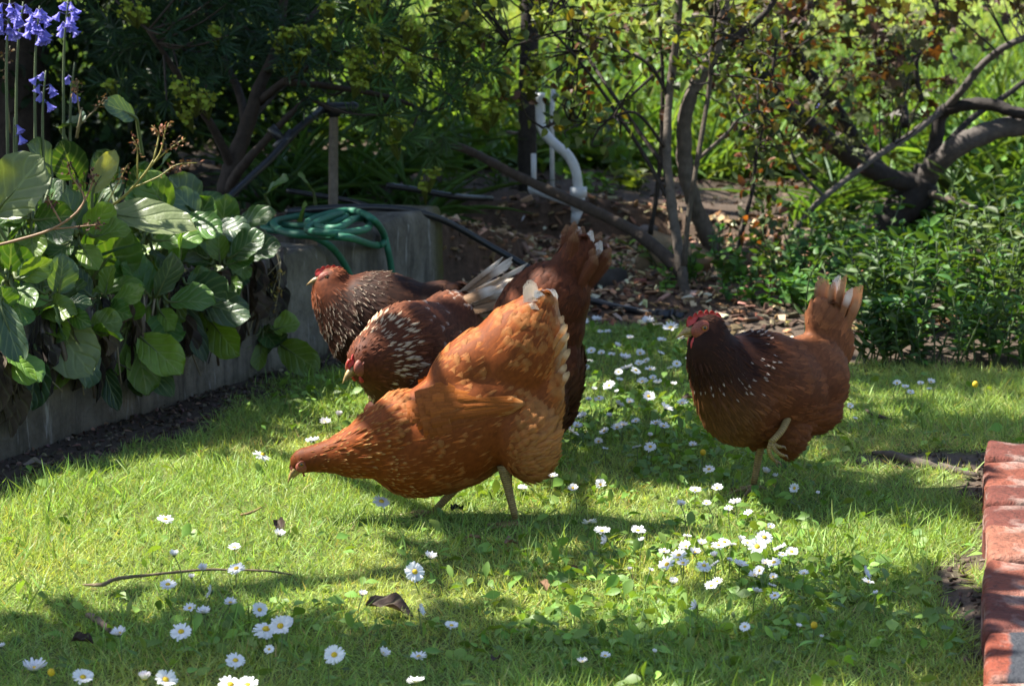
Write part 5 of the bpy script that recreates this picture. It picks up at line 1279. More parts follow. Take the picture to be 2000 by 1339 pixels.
def fallen_leaf(x, y, L, W, yaw, col, label, curl=0.5, up=0.0):
    b = gp(x, y, 0.018); d = np.array([math.cos(yaw), math.sin(yaw), up]); d = unit(d) * L / 2
    e = empty('fallen_leaf', b, label, 'fallen leaf')
    big_leaf(e, b - d, b + d, W, (R.uniform(-0.3, 0.3), -0.3, 1), np.array(col), cup=curl, droop=0.45, ripple=0.16, mat='dead', name='leaf_blade', seed=int(x))
fallen_leaf(760, 1182, 0.076, 0.034, -0.15, (0.085, 0.058, 0.046), 'large dark curled dead leaf on the grass in the foreground', 0.4)
fallen_leaf(548, 1028, 0.040, 0.020, 2.1, (0.060, 0.040, 0.034), 'dark dead leaf standing up in the grass left of the pecking hen', 0.7, 0.9)
fallen_leaf(160, 1250, 0.034, 0.018, 0.1, (0.055, 0.036, 0.03), 'small dark dead leaf near the stick at lower left', 0.6)
fallen_leaf(1062, 1142, 0.026, 0.015, 2.0, (0.20, 0.11, 0.06), 'light brown upright leaf scrap in the sunlit grass', 0.5, 0.7)
fallen_leaf(1124, 1112, 0.030, 0.012, 0.1, (0.15, 0.07, 0.045), 'reddish brown leaf scrap by the daisy patch', 0.5)
fallen_leaf(998, 1058, 0.026, 0.016, 0.4, (0.24, 0.15, 0.10), 'pinkish brown leaf scrap below the near foot of the buff hen', 0.5)
fallen_leaf(925, 1048, 0.030, 0.010, 0.2, (0.20, 0.12, 0.06), 'thin tan leaf scrap under the belly of the buff hen', 0.4)
fallen_leaf(968, 1285, 0.022, 0.014, 1.2, (0.06, 0.04, 0.03), 'tiny dark leaf scrap at the bottom of the lawn', 0.4)
fallen_leaf(1345, 776, 0.034, 0.016, 0.2, (0.07, 0.045, 0.04), 'dark dead leaf in front of the breast of the lone hen', 0.4)
fallen_leaf(70, 905, 0.050, 0.020, 0.3, (0.20, 0.16, 0.13), 'pale dead leaf on the soil at the foot of the wall', 0.4)
fallen_leaf(892, 992, 0.03, 0.02, 0.9, (0.02, 0.015, 0.014), 'black dead leaf between the legs of the buff hen', 0.4)
# ------------------------------------------------------------------ shrubs and trees
def branchy(parent, name, main, rad, col, rough=0.12, n=9):
    g = Geo(); g.tube(main, rad, n, 5, col=col, rough=rough); return g.build(name, M['bark'], parent)

# euphorbia: dark, narrow leaved, yellow green flower heads, over the wall
eb = dp(440, 372, 7.0); eb[2] = 0.26
eu = empty('euphorbia_shrub', eb, 'big dark euphorbia shrub with narrow leaves and yellow green flower heads', 'shrub')
BK = (0.062, 0.045, 0.035)
nodes = []
for main, r in (([(440, 378, 7.0), (455, 320, 7.0), (480, 255, 7.02), (505, 175, 7.05), (540, 90, 7.1), (560, -40, 7.1)], (0.030, 0.012)), ([(480, 255, 7.02), (470, 190, 7.2), (440, 120, 7.3), (400, 20, 7.4)], (0.016, 0.007)),
                ([(505, 200, 7.05), (570, 150, 6.95), (650, 105, 6.9), (740, 70, 6.9)], (0.014, 0.005)), ([(455, 330, 7.0), (410, 240, 6.9), (350, 150, 6.8), (290, 60, 6.7)], (0.015, 0.006)), ([(520, 140, 7.05), (600, 40, 7.2), (700, -60, 7.3)], (0.012, 0.005)),
                ([(560, 160, 6.95), (650, 170, 7.1), (760, 190, 7.2), (840, 220, 7.2)], (0.012, 0.004)), ([(490, 230, 7.03), (530, 190, 7.3), (590, 130, 7.6), (680, 30, 7.8)], (0.012, 0.005)), ([(445, 375, 7.0), (470, 330, 6.9), (530, 262, 6.85), (600, 190, 6.85)], (0.018, 0.007))):
    P = [dp(*q) for q in main]; branchy(eu, 'branch', P, np.linspace(r[0], r[1], len(P)), BK); nodes += list(smooth_path(np.array(P), None, 4)[4:])
nodes = np.array(nodes)
low = lambda x: np.interp(x, [150, 250, 400, 500, 600, 750, 860, 950, 1020], [170, 215, 190, 150, 205, 300, 330, 200, 120])
ros = []
while len(ros) < 620:
    x = R.uniform(60, 1010); y = R.uniform(-420, 330); Y = R.uniform(6.55, 8.5)
    if y > low(x) - 20 * abs(R.normal()): continue
    if x > 780 and R.uniform() < 0.55: continue
    if x < 170 and (y > 80 or Y < 7.3): continue
    q_ = dp(x, y, Y)
    if q_[2] > 1.0 and q_[0] > -0.75: continue
    ros.append((*q_, x, y))
ros = np.array(ros); g = Geo(); tw = Geo()
for q in ros:
    p = q[:3]; j = np.argmin(((nodes - p) ** 2).sum(1)); nd = nodes[j]; ax = unit(p - nd + np.array([0, -0.02, 0.10]) + R.normal(0, 0.03, 3))
    if R.uniform() < 0.35 and np.linalg.norm(p - nd) < 0.4: tw.tube([nd, (nd + p) / 2 + [0, 0, -0.02], p], [0.004, 0.003, 0.002], 5, 3, col=BK)
    m = 26; u = R.uniform(0, 1, m); a = R.uniform(0, 6.283, m)
    fr = frame_from(ax, (0.31, 0.52, 0.1)); out = np.cos(a)[:, None] * fr[:, 1] + np.sin(a)[:, None] * fr[:, 2]
    D = unit(out * (1.15 - 0.6 * u)[:, None] + ax * (0.15 + 1.1 * u)[:, None] + [0, 0, -0.12])
    L = R.uniform(0.040, 0.075, m); base = np.array([0.028, 0.064, 0.030]) if q[3] < 600 else np.array([0.060, 0.125, 0.040])  # sunlit right side painted greener, shaded left side painted darker
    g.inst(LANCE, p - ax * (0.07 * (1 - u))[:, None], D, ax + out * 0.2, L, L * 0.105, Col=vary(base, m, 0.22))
g.build('foliage', M['leaf'], eu, kind='stuff'); tw.build('twigs', M['bark'], eu, kind='stuff')
BR = leaf_t(lambda u: max(0.1, math.sin(math.pi * min(1, u * 0.9 + 0.08)) ** 0.5), 3, 2, 0.25, -0.1)
heads = [(250, 15, 34), (280, 30, 26), (358, 168, 40), (385, 190, 34), (405, 195, 26), (360, 222, 26), (345, 188, 24), (545, 82, 24), (560, 62, 20), (590, 62, 26), (630, 62, 34), (560, 112, 22), (588, 104, 18), (694, 102, 34), (725, 60, 30), (760, 95, 38), (770, 60, 30), (800, 45, 26), (690, 122, 34),
         (720, 140, 28), (745, 140, 24), (700, 155, 24), (805, 125, 30), (815, 65, 26), (720, 5, 40), (880, 20, 40), (930, 50, 34), (860, 55, 30), (905, 75, 30), (985, 150, 30), (925, 190, 26), (1050, 120, 40), (1035, 160, 34), (1060, 30, 34), (770, 240, 28), (940, 225, 34), (845, 340, 22), (765, 275, 18), (830, 365, 14), (970, 210, 30), (640, 15, 20), (420, 60, 20), (215, 165, 16)]
for (x, y, sz) in heads:
    Y = R.uniform(6.5, 6.75) if x < 820 else R.uniform(6.7, 7.1); c = dp(x, y, Y); r = sz / F * Y * 0.5
    m = int(14 + sz * 0.35); P = c + R.normal(0, 1, (m, 3)) * r * np.array([0.75, 0.6, 0.5])
    h = Geo(); out = unit(P - c + [0, -0.01, 0.02])
    for sgn in (1, -1): h.inst(BR, P, unit(np.cross(out, [0.3, 0.2, 0.9]) * sgn + out * 0.25), out, R.uniform(0.008, 0.014, m), R.uniform(0.009, 0.014, m), Col=vary((0.24, 0.30, 0.028), m, 0.2))
    st_ = c + np.array([R.uniform(-0.02, 0.02), 0.05, -0.06])
    for p in P: h.tube([st_, (st_ + p) / 2, p], [0.0016, 0.0014, 0.001], 5, 2, col=(0.16, 0.19, 0.04))
    h.build('flower_head', M['leaf'], eu)

# dense evergreen added behind the left bed as a dark, sun-blocking backdrop
ev = empty('added_evergreen_shrub', (-2.3, 9.3, 0.2), 'tall dense dark evergreen bush added to darken the corner behind the bluebells', 'shrub')
for i in range(5):
    a = i * 1.3; b = np.array([-2.3 + 0.15 * math.cos(a), 9.3 + 0.15 * math.sin(a), 0.1])
    branchy(ev, 'trunk', [b, b + [0.35 * math.cos(a), 0.3 * math.sin(a), 0.8], b + [0.8 * math.cos(a), 0.6 * math.sin(a), 1.9]], [0.05, 0.035, 0.012], BK)
n = 26000; P = np.array([-2.15, 9.3, 1.3]) + rdir(n) * (R.uniform(0.35, 1, n) ** 0.4)[:, None] * np.array([1.75, 1.15, 1.45]); P[:, 2] = np.maximum(P[:, 2], 0.22)
P += 0.10 * np.sin(P[:, [1, 2, 0]] * 9)
P = P[(P[:, 1] > 7.7) & ~((P[:, 0] > -0.62) & (P[:, 2] < 0.75))]; n = len(P)
g = Geo(); g.inst(OVATE, P, rdir(n, -0.2), rdir(n, 0.6), R.uniform(0.05, 0.09, n), R.uniform(0.022, 0.04, n), Col=vary((0.024, 0.050, 0.016), n, 0.35)); g.build('foliage', M['leaf'], ev, kind='stuff')

bt = empty('added_canopy_tree', (-1.75, 8.5, 0.2), 'dark tree added behind the euphorbia, its unseen high crown shading the raised bed', 'tree')  # added tree: its crown, out of view, blocks sky and sun
branchy(bt, 'trunk', [(-1.75, 8.5, 0.1), (-1.7, 8.45, 1.0), (-1.6, 8.3, 1.9), (-1.4, 8.1, 2.6)], [0.11, 0.09, 0.07, 0.03], BK, 0.08, 12)
for q in ((-2.6, 7.4, 2.3), (-1.4, 7.3, 2.2), (-1.7, 9.3, 2.5), (-1.2, 8.4, 2.3), (-2.4, 9.0, 2.6)): branchy(bt, 'limb', [(-1.64, 8.35, 1.6), (np.array([-1.64, 8.35, 1.7]) + q) / 2 + [0, 0, 0.1], q], [0.05, 0.035, 0.015], BK)
n = 10000; P = np.array([-2.45, 8.0, 2.35]) + rdir(n) * (R.uniform(0.05, 1, n) ** 0.4)[:, None] * np.array([1.5, 1.75, 0.75]); P += 0.12 * np.sin(P[:, [1, 2, 0]] * 7)
g = Geo(); g.inst(OVATE, P, rdir(n, -0.3), rdir(n, 0.8), R.uniform(0.09, 0.15, n), R.uniform(0.05, 0.08, n), Col=vary((0.04, 0.08, 0.02), n, 0.3)); g.build('foliage', M['leaf'], bt, kind='stuff')

# many stemmed shrub in the middle
mb = gp(1340, 588, 0.0); ms = empty('flowering_shrub', mb, 'slender many stemmed shrub with small olive and rust leaves left of the lone hen', 'shrub')
PB = (0.135, 0.108, 0.086); DB = (0.045, 0.034, 0.028)
stems = [([(1342, 592, 6.85), (1330, 520, 6.85), (1312, 400, 6.9), (1302, 300, 6.95), (1308, 180, 7.0), (1322, 60, 7.0), (1335, -120, 7.0)], (0.019, 0.012), PB), ([(1408, 520, 7.3), (1372, 440, 7.25), (1348, 370, 7.2), (1336, 300, 7.2), (1342, 210, 7.2), (1372, 140, 7.2), (1402, 90, 7.2), (1420, -60, 7.2)], (0.032, 0.020), PB),
         ([(1270, 458, 7.2), (1285, 360, 7.2), (1293, 250, 7.2), (1294, 150, 7.2), (1290, 60, 7.2), (1280, -80, 7.2)], (0.009, 0.006), DB), ([(1336, 520, 6.8), (1345, 420, 6.82), (1365, 300, 6.85), (1384, 180, 6.9), (1392, 90, 6.9), (1405, -60, 6.9)], (0.010, 0.007), (0.09, 0.07, 0.05)),
         ([(1312, 400, 6.9), (1250, 290, 6.95), (1190, 200, 7.0), (1140, 130, 7.0), (1060, 40, 7.0)], (0.008, 0.004), DB), ([(1300, 290, 6.95), (1240, 220, 6.9), (1170, 240, 6.9), (1100, 235, 6.9), (1060, 250, 6.9)], (0.006, 0.003), DB), ([(1296, 130, 7.2), (1230, 190, 7.1), (1170, 250, 7.1), (1140, 240, 7.1)], (0.006, 0.003), DB),
         ([(1404, 92, 7.2), (1440, 70, 7.2), (1500, 20, 7.2), (1540, -60, 7.2)], (0.015, 0.008), DB), ([(1365, 310, 7.0), (1420, 260, 7.0), (1440, 235, 7.0), (1480, 215, 7.0)], (0.007, 0.003), PB), ([(1440, 500, 7.2), (1452, 440, 7.2), (1470, 370, 7.2), (1478, 300, 7.2), (1500, 200, 7.2), (1520, 60, 7.2)], (0.009, 0.005), DB),
         ([(1420, 560, 7.2), (1440, 480, 7.2), (1455, 420, 7.2)], (0.008, 0.006), PB), ([(1310, 200, 7.0), (1270, 130, 7.0), (1200, 90, 7.0), (1110, 60, 7.0), (1000, 90, 7.0)], (0.007, 0.003), DB), ([(1300, 330, 6.95), (1180, 160, 7.3), (1120, 60, 7.5), (1080, -60, 7.6)], (0.008, 0.004), DB)]
nodes = []
for main, r, c in stems:
    P = [dp(*q) for q in main]; branchy(ms, 'stem', P, np.linspace(r[0], r[1], len(P)) * 0.85, c, 0.16); nodes += list(smooth_path(np.array(P), None, 5)[8:])
nodes = np.array(nodes)
def leaf_cloud(parent, T, pts, base_cols, probs, L, asp, nodes, loose, twig_col, nparts, droop=-0.35):
    """leaves on twigs; the nearest ones are parts of their own"""
    n = len(pts); D = rdir(n, droop); Nn = rdir(n, 0.7); Ls = R.uniform(L[0], L[1], n); Ws = Ls * R.uniform(asp[0], asp[1], n)
    col = np.concatenate([vary(b, n, 0.28, 0.08)[None] for b in base_cols])[R.choice(len(base_cols), n, p=probs), np.arange(n)]
    inview = (np.abs(pts[:, 0]) < 0.2127 * pts[:, 1] + 0.02) & (pts[:, 2] < CAM_H - 0.036 * pts[:, 1])
    order = np.argsort(pts[:, 1] + np.where(inview, 0, 100)); near = order[:nparts]; rest = order[nparts:]
    for i in near:
        g = Geo(); g.inst(T, pts[i:i + 1], D[i:i + 1], Nn[i:i + 1], Ls[i:i + 1], Ws[i:i + 1], Col=col[i:i + 1]); g.build('leaf', M['leaf'], parent)
    g = Geo(); g.inst(T, pts[rest], D[rest], Nn[rest], Ls[rest], Ws[rest], Col=col[rest]); g.build('foliage', M['leaf'], parent, kind='stuff')
    t = Geo()
    for i in R.choice(n, min(n, loose), replace=False):
        j = np.argmin(((nodes - pts[i]) ** 2).sum(1)); nd = nodes[j]
        if np.linalg.norm(nd - pts[i]) < 0.35: t.tube([nd, (nd + pts[i]) / 2 + R.normal(0, 0.012, 3), pts[i]], [0.0035, 0.0025, 0.0015], 5, 3, col=twig_col)
    t.build('twigs', M['bark'], parent, kind='stuff')
def sprays(n, box, low, k_, sig):
    out = []
    while len(out) < n:
        x = R.uniform(box[0], box[1]); y = R.uniform(box[2], box[3]); Y = R.uniform(box[4], box[5])
        if y > low(x): continue
        c = dp(x, y, Y); d = rdir(1, -0.2)[0]
        for q in range(k_): out.append(c + d * R.uniform(-0.09, 0.09) + R.normal(0, sig, 3))
    return np.array(out[:n])
lowm = lambda x: np.interp(x, [860, 1000, 1100, 1180, 1250, 1330, 1400, 1480, 1540], [120, 220, 250, 215, 170, 140, 150, 260, 330]) + 25 * R.normal()
pts = sprays(3600, (850, 1540, -330, 420, 6.6, 8.1), lowm, 14, 0.03); pts = pts[(pts[:, 2] < 0.98) | (R.uniform(size=len(pts)) < 0.35)]
leaf_cloud(ms, OVATE, pts, [(0.072, 0.100, 0.025), (0.140, 0.180, 0.033), (0.090, 0.042, 0.018), (0.20, 0.16, 0.025)], [0.50, 0.34, 0.11, 0.05], (0.024, 0.040), (0.5, 0.7), nodes, 420, DB, 110)
pts2 = np.array([dp(R.normal(1490, 32), R.uniform(150, 560), R.uniform(7.0, 7.5)) for _ in range(330)])
g = Geo(); m = len(pts2); g.inst(OVATE, pts2, rdir(m, -0.2), rdir(m, 0.6), R.uniform(0.022, 0.042, m), R.uniform(0.014, 0.024, m), Col=np.where(R.uniform(size=(m, 1)) < 0.25, vary((0.15, 0.055, 0.02), m, 0.3), vary((0.055, 0.085, 0.022), m, 0.3))); g.build('foliage', M['leaf'], ms, kind='stuff', label='rusty side shoots hanging low on the right')

# maple with a forked, twisted trunk at the right
tb = gp(1690, 482, 0.03); mt = empty('maple_tree', tb, 'low spreading maple with twisted forked grey trunk and dark red brown leaves', 'tree')
GB = (0.040, 0.033, 0.029); GL = (0.115, 0.098, 0.086)
limbs = [('trunk', [(1670, 500, 8.1), (1700, 460, 8.1), (1745, 420, 8.1), (1785, 382, 8.1), (1805, 350, 8.1)], (0.062, 0.055), GB), ('trunk', [(1770, 440, 8.25), (1790, 410, 8.2), (1798, 375, 8.15), (1812, 330, 8.12)], (0.05, 0.045), (0.03, 0.024, 0.02)),
         ('limb', [(1800, 362, 8.1), (1740, 348, 8.05), (1690, 325, 8.0), (1640, 290, 7.95), (1580, 245, 7.9), (1530, 205, 7.9), (1490, 150, 7.9), (1450, 95, 7.9), (1400, 30, 7.9), (1370, -80, 7.9)], (0.034, 0.024), GB), ('limb', [(1740, 350, 8.1), (1690, 300, 8.2), (1650, 240, 8.3), (1610, 180, 8.3), (1570, 130, 8.3), (1530, 60, 8.3)], (0.026, 0.018), GB),
         ('limb', [(1808, 345, 8.1), (1835, 315, 8.05), (1880, 280, 8.0), (1940, 255, 8.0), (2010, 242, 8.0), (2120, 220, 8.0)], (0.038, 0.032), GL), ('limb', [(1815, 335, 8.1), (1828, 280, 8.1), (1838, 225, 8.1), (1870, 208, 8.05), (1930, 203, 8.0), (1985, 220, 7.95), (2040, 225, 7.9)], (0.026, 0.018), GB),
         ('limb', [(1838, 222, 8.1), (1880, 175, 8.0), (1920, 125, 7.95), (1970, 88, 7.9), (2040, 60, 7.9)], (0.014, 0.011), GL), ('limb', [(1850, 280, 8.1), (1900, 230, 8.2), (1960, 190, 8.3), (2040, 130, 8.4)], (0.012, 0.009), GB), ('limb', [(1838, 218, 8.08), (1780, 262, 7.9), (1720, 300, 7.7), (1660, 345, 7.6), (1610, 385, 7.5), (1570, 425, 7.5), (1540, 475, 7.5), (1520, 520, 7.5)], (0.012, 0.007), GL),
         ('limb', [(1768, 245, 8.4), (1760, 190, 8.5), (1720, 130, 8.5), (1700, 30, 8.5)], (0.016, 0.010), GB), ('limb', [(1800, 200, 8.2), (1790, 120, 8.2), (1830, 40, 8.2), (1820, -80, 8.2)], (0.010, 0.006), GB), ('branch', [(1610, 385, 7.5), (1560, 330, 7.5), (1540, 280, 7.5)], (0.006, 0.003), GL)]
nodes = []
for nm_, main, r, c in limbs:
    P = [dp(*q) for q in main]; branchy(mt, nm_, P, np.linspace(r[0], r[1], len(P)), c, 0.10, 10); nodes += list(smooth_path(np.array(P), None, 5)[6:])
nodes = np.array(nodes)
lowt = lambda x: np.interp(x, [1380, 1450, 1530, 1600, 1660, 1720, 1800, 1900, 2060], [110, 170, 190, 210, 260, 215, 150, 95, 80]) + 30 * R.normal()
pts = sprays(2600, (1370, 2080, -480, 300, 7.4, 9.2), lowt, 7, 0.035)
leaf_cloud(mt, PALM, pts, [(0.066, 0.052, 0.022), (0.066, 0.086, 0.024), (0.070, 0.034, 0.018), (0.16, 0.065, 0.020)], [0.42, 0.40, 0.14, 0.04], (0.050, 0.080), (1.0, 1.15), nodes, 380, GB, 160)
pts2 = np.array([dp(R.normal(1665, 45), R.normal(265, 45), R.uniform(7.5, 8.0)) for _ in range(46)] + [dp(R.uniform(1490, 1640), R.uniform(190, 420), R.uniform(7.4, 7.8)) for _ in range(42)])
g = Geo(); m = len(pts2); g.inst(PALM, pts2, rdir(m, -0.4), rdir(m, 0.5), R.uniform(0.04, 0.06, m), R.uniform(0.04, 0.06, m), Col=np.where(R.uniform(size=(m, 1)) < 0.14, vary((0.12, 0.045, 0.020), m, 0.3), vary((0.07, 0.085, 0.022), m, 0.3))); g.build('foliage', M['leaf'], mt, kind='stuff', label='small rusty shoots under the left limb')

# ------------------------------------------------------------------ leafy plants at the lawn's far edge and in the beds
def herb(name, base, nst, hh, spread, L, asp, col, label, cat, group, T=OVATE, lean=0.25, pairs=7, stemcol=(0.06, 0.09, 0.03)):
    e = empty(name, base, label, cat, group); base = np.array(base, float); g = Geo()
    fz_ = math.exp(R.normal(0, 0.22)); col = np.array(col) * np.exp(R.normal(0, 0.2)) * np.array([math.exp(R.normal(0, 0.18)), 1, 1]); L = (L[0] * fz_, L[1] * fz_)
    for i in range(nst):
        b = base + np.array([R.normal(0, spread), R.normal(0, spread * 0.8), 0]); b[2] = gz(b[0], b[1]); h = hh * R.uniform(0.65, 1.1)
        top = b + np.array([R.normal(0, lean) * h, R.normal(-0.08, lean) * h, h]); mid = (b + top) / 2 + R.normal(0, 0.015, 3)
        s = Geo(); s.tube([b - [0, 0, 0.01], mid, top], [0.0028, 0.0024, 0.0014], 5, 4, col=stemcol); s.build('stem', M['stem'], e)
        sp_ = smooth_path(np.array([b, mid, top]), None, 10); m = pairs * 2
        u = np.repeat(np.linspace(0.22, 1.0, pairs), 2); P = sp_[(u * (len(sp_) - 1)).astype(int)]
        a = np.tile([0, math.pi], pairs) + np.repeat(np.arange(pairs) * 1.6 + R.uniform(0, 6), 2)
        D = np.stack([np.cos(a), np.sin(a), R.uniform(0.1, 0.9, m)], 1); Ls = R.uniform(L[0], L[1], m) * (1 - 0.35 * u)
        g.inst(T, P, D, rdir(m, 1.6), Ls, Ls * R.uniform(asp[0], asp[1], m), Col=vary(col, m, 0.25))
    g.build('foliage', M['leaf'], e, kind='stuff'); return e
ORD = ['first', 'second', 'third', 'fourth', 'fifth', 'sixth', 'seventh', 'eighth', 'ninth', 'tenth', 'eleventh', 'twelfth', 'thirteenth', 'fourteenth', 'fifteenth', 'sixteenth']
GR = 'leafy green herbs along the far edge of the lawn'
k_ = 0
for row, (y0, hh) in enumerate(((712, 0.17), (672, 0.23), (630, 0.28), (588, 0.31))):
    for hi, x in enumerate(np.arange(1690 - 12 * row, 2090, 58)):
        xx = x + R.uniform(-14, 14); b = gp(xx, y0 + R.uniform(-8, 8)); b[2] = gz(b[0], b[1])
        if b[1] < 5.93: b[1] = 5.96
        where = ['front row, at the lawn edge', 'second row from the lawn', 'third row from the lawn', 'back row under the maple'][row]
        herb('leafy_herb', b, 7, hh * (0.55 if row == 3 and xx < 1840 else 0.8 if row > 1 and xx < 1840 else 1.0), 0.045, (0.040, 0.062), (0.28, 0.40), (0.062, 0.130, 0.028), 'dark green herb, ' + ORD[hi] + ' from the left in the ' + where, 'herb', GR, OVATE, 0.22, 8)
for i, (x, y, hh) in enumerate([(1400, 600, 0.10), (1430, 580, 0.14), (1475, 590, 0.13), (1520, 580, 0.16), (1560, 590, 0.15), (1600, 560, 0.18), (1450, 620, 0.07), (1640, 600, 0.14), (1590, 625, 0.10), (1540, 625, 0.08), (1640.5, 530, 0.20), (1680, 545, 0.2), (1560.5, 545, 0.14)]):
    b = gp(x, y); b[2] = gz(b[0], b[1])
    herb('mint_plant', b, 6, hh, 0.035, (0.034, 0.055), (0.55, 0.78), (0.075, 0.165, 0.035), 'bright green mint behind the lone hen, ' + ORD[sorted([1400, 1430, 1475, 1520, 1560, 1600, 1450, 1640, 1590, 1540, 1640.5, 1680, 1560.5]).index(x)] + ' from the left', 'mint', 'mint plants behind the lone hen', OVATE, 0.35, 5)
for i, (x, y, hh, lab) in enumerate([(985, 392, 0.13, 'small sunlit weed at the foot of the dark wooden post'), (1165, 560, 0.10, 'small green weed on the mulch beside the raised dark tail'), (1310, 560, 0.09, 'small weed at the foot of the slender stems'), (1290, 590, 0.07, 'tiny weed by the black pipe fitting'), (880, 400, 0.09, 'small weed on the soil bank above the mulch'),
                                     (1240, 380, 0.08, 'low weed behind the fallen branch'), (700, 360, 0.10, 'weed behind the coiled hose'), (1160, 452, 0.06, 'low weed on the mulch right of the white pipe')]):
    b = gp(x, y, 0.02 if y > 450 else 0.13); b[2] = gz(b[0], b[1]); herb('weed', b, 5, hh, 0.03, (0.03, 0.05), (0.4, 0.6), (0.10, 0.20, 0.04), lab, 'weed', None, OVATE, 0.4, 4)

def strap_clump(x, y, n, L, W, col, label, group, z=0.12):
    b = gp(x, y, z); b[2] = gz(b[0], b[1]); e = empty('strap_leaf_plant', b, label, 'strap leaf plant', group)
    D = np.stack([R.normal(0, 0.5, n), R.normal(-0.1, 0.5, n), R.uniform(0.5, 1.2, n)], 1); P = b + R.normal(0, 0.03, (n, 3)) * [1, 1, 0]
    Nn = unit(np.stack([-D[:, 0], -D[:, 1], np.full(n, 0.5)], 1)); Ls = L * R.uniform(0.6, 1.15, n); Cc = vary(col, n, 0.22)
    g = Geo(); g.inst(STRAP, P, D, Nn, Ls, np.full(n, W), Col=Cc); g.build('leaves', M['leaf'], e, kind='stuff'); return e
SG = 'strap leaved clumps in the beds at the back'
cnt_ = {}
spots = [(560, 330), (610, 345), (690, 335), (740, 345), (600, 300), (760, 320), (530, 350), (820, 350), (1130, 300), (1190, 310), (1240, 300), (1160, 260), (1220, 260), (1480, 330), (1560, 320), (1600, 340), (1530, 280), (1640, 310), (1700, 300), (1740, 330), (1830, 420), (1880, 400), (1930, 430), (1980, 400), (1890, 350), (1950, 330), (2010, 350), (1850, 310), (1760, 250), (1420, 300), (1380, 290), (1450, 260), (1640, 400), (1590, 420), (930, 330), (900, 290), (1980, 300), (1900, 290), (2040, 320)]
for (x, y) in sorted(spots):
    raised = x < 840
    pos = 'behind the stake and hose' if x < 700 else 'under the euphorbia flowers' if x < 1000 else 'behind the white pipe and slender stems' if x < 1350 else 'behind the lone hen below the maple limb' if x < 1760 else 'right of the maple trunk'
    cnt_[pos] = cnt_.get(pos, -1) + 1
    strap_clump(x, y, 34, R.uniform(0.26, 0.42), R.uniform(0.012, 0.020), (0.075, 0.15, 0.05) if (x * 7) % 3 else (0.10, 0.19, 0.045), 'strap leaf clump, ' + ORD[cnt_[pos]] + ' from the left ' + pos, SG, 0.26 if raised else 0.12)
for i, (x, y) in enumerate([(1945, 232), (1975, 250), (1960, 262), (1990, 228), (1740, 268), (1600, 215)]):
    b = gp(x, y + 95, 0.08); b[2] = gz(b[0], b[1]); t = dp(x, y - 20, b[1])
    bluebell((b[0], b[1], b[2]), max(0.15, t[2] - b[2]), 9, 0.01, 'distant bluebell beyond the maple branches, ' + ORD[[1600, 1740, 1945, 1960, 1975, 1990].index(x)] + ' from the left', False, 'distant bluebells beyond the maple', 1.25, 4)

# undergrowth and lawn beyond
n = 30000; Y = 9.4 + 5.5 * R.uniform(0, 1, n) ** 1.2; X = R.uniform(-1, 1, n) * (0.24 * Y + 0.5)
keep = (vnoise(X, Y, 1.7, 61) > 0.36) & ~((X < -0.4) & (Y < 10.6)); X, Y = X[keep], Y[keep]; n = len(X)
D = np.stack([R.normal(0, 0.6, n), R.normal(0, 0.6, n), R.uniform(0.3, 1.2, n)], 1)
g = Geo(); g.inst(STRAP, np.stack([X, Y, ground_z(X, Y)], 1), D, rdir(n, 0.8), R.uniform(0.12, 0.40, n) * (0.5 + vnoise(X, Y, 1.1, 62)), R.uniform(0.012, 0.026, n), Col=vary((0.13, 0.22, 0.05), n, 0.35))
n = 16000; Y = 8.9 + 6 * R.uniform(0, 1, n); X = R.uniform(-1, 1, n) * (0.24 * Y + 0.5); keep = (vnoise(X, Y, 1.3, 63) > 0.45) & ~((X < -0.3) & (Y < 10.2)); X, Y = X[keep], Y[keep]; n = len(X)
g.inst(OVATE, np.stack([X, Y, ground_z(X, Y) + R.uniform(0, 0.35, n) * vnoise(X, Y, 1.3, 63)], 1), rdir(n, 0.2), rdir(n, 0.9), R.uniform(0.04, 0.09, n), R.uniform(0.02, 0.05, n), Col=vary((0.085, 0.17, 0.035), n, 0.3))
tag(g.build('undergrowth', M['leaf']), 'mixed green undergrowth of long leaves in the far beds', 'undergrowth', kind='stuff')
n = 60000; Y = 12 + 26 * R.uniform(0, 1, n) ** 1.5; X = R.uniform(-1, 1, n) * (0.235 * Y + 0.6)
D = np.stack([R.normal(0, 0.7, n), R.normal(0, 0.7, n), R.uniform(0.4, 1.2, n)], 1)
g = Geo(); g.inst(STRAP, np.stack([X, Y, ground_z(X, Y)], 1), D, rdir(n, 0.8), R.uniform(0.06, 0.22, n), R.uniform(0.010, 0.030, n), Col=vary((0.30, 0.36, 0.10), n, 0.3) * np.where((vnoise(X, Y, 0.9, 71) + 0.5 * (vnoise(X, Y, 2.6, 72) - 0.5) > 0.58)[:, None], np.array([0.33, 0.50, 0.38, 1]), 1.0))
tag(g.build('meadow_grass', M['grass']), 'long sunlit yellow green grass far behind the shrubs', 'grass', kind='stuff')
# tall hedge that closes the garden
hg = empty('hedge', (0, 44, 0.1), 'tall green hedge closing the far end of the garden', 'hedge')
n = 9000; P = np.stack([R.uniform(-16, 16, n), 44 + R.normal(0, 0.7, n), R.uniform(0.1, 3.6, n)], 1)
g = Geo(); g.inst(OVATE, P, rdir(n, -0.2), rdir(n, 0.5), R.uniform(0.25, 0.5, n), R.uniform(0.15, 0.3, n), Col=vary((0.05, 0.10, 0.025), n, 0.3)); g.build('foliage', M['leaf'], hg, kind='stuff')
for i in range(9): branchy(hg, 'trunk', [(-14 + 3.5 * i, 44, 0), (-14 + 3.5 * i + 0.2, 44, 1.5), (-14 + 3.5 * i, 44.1, 3)], [0.12, 0.09, 0.04], BK)

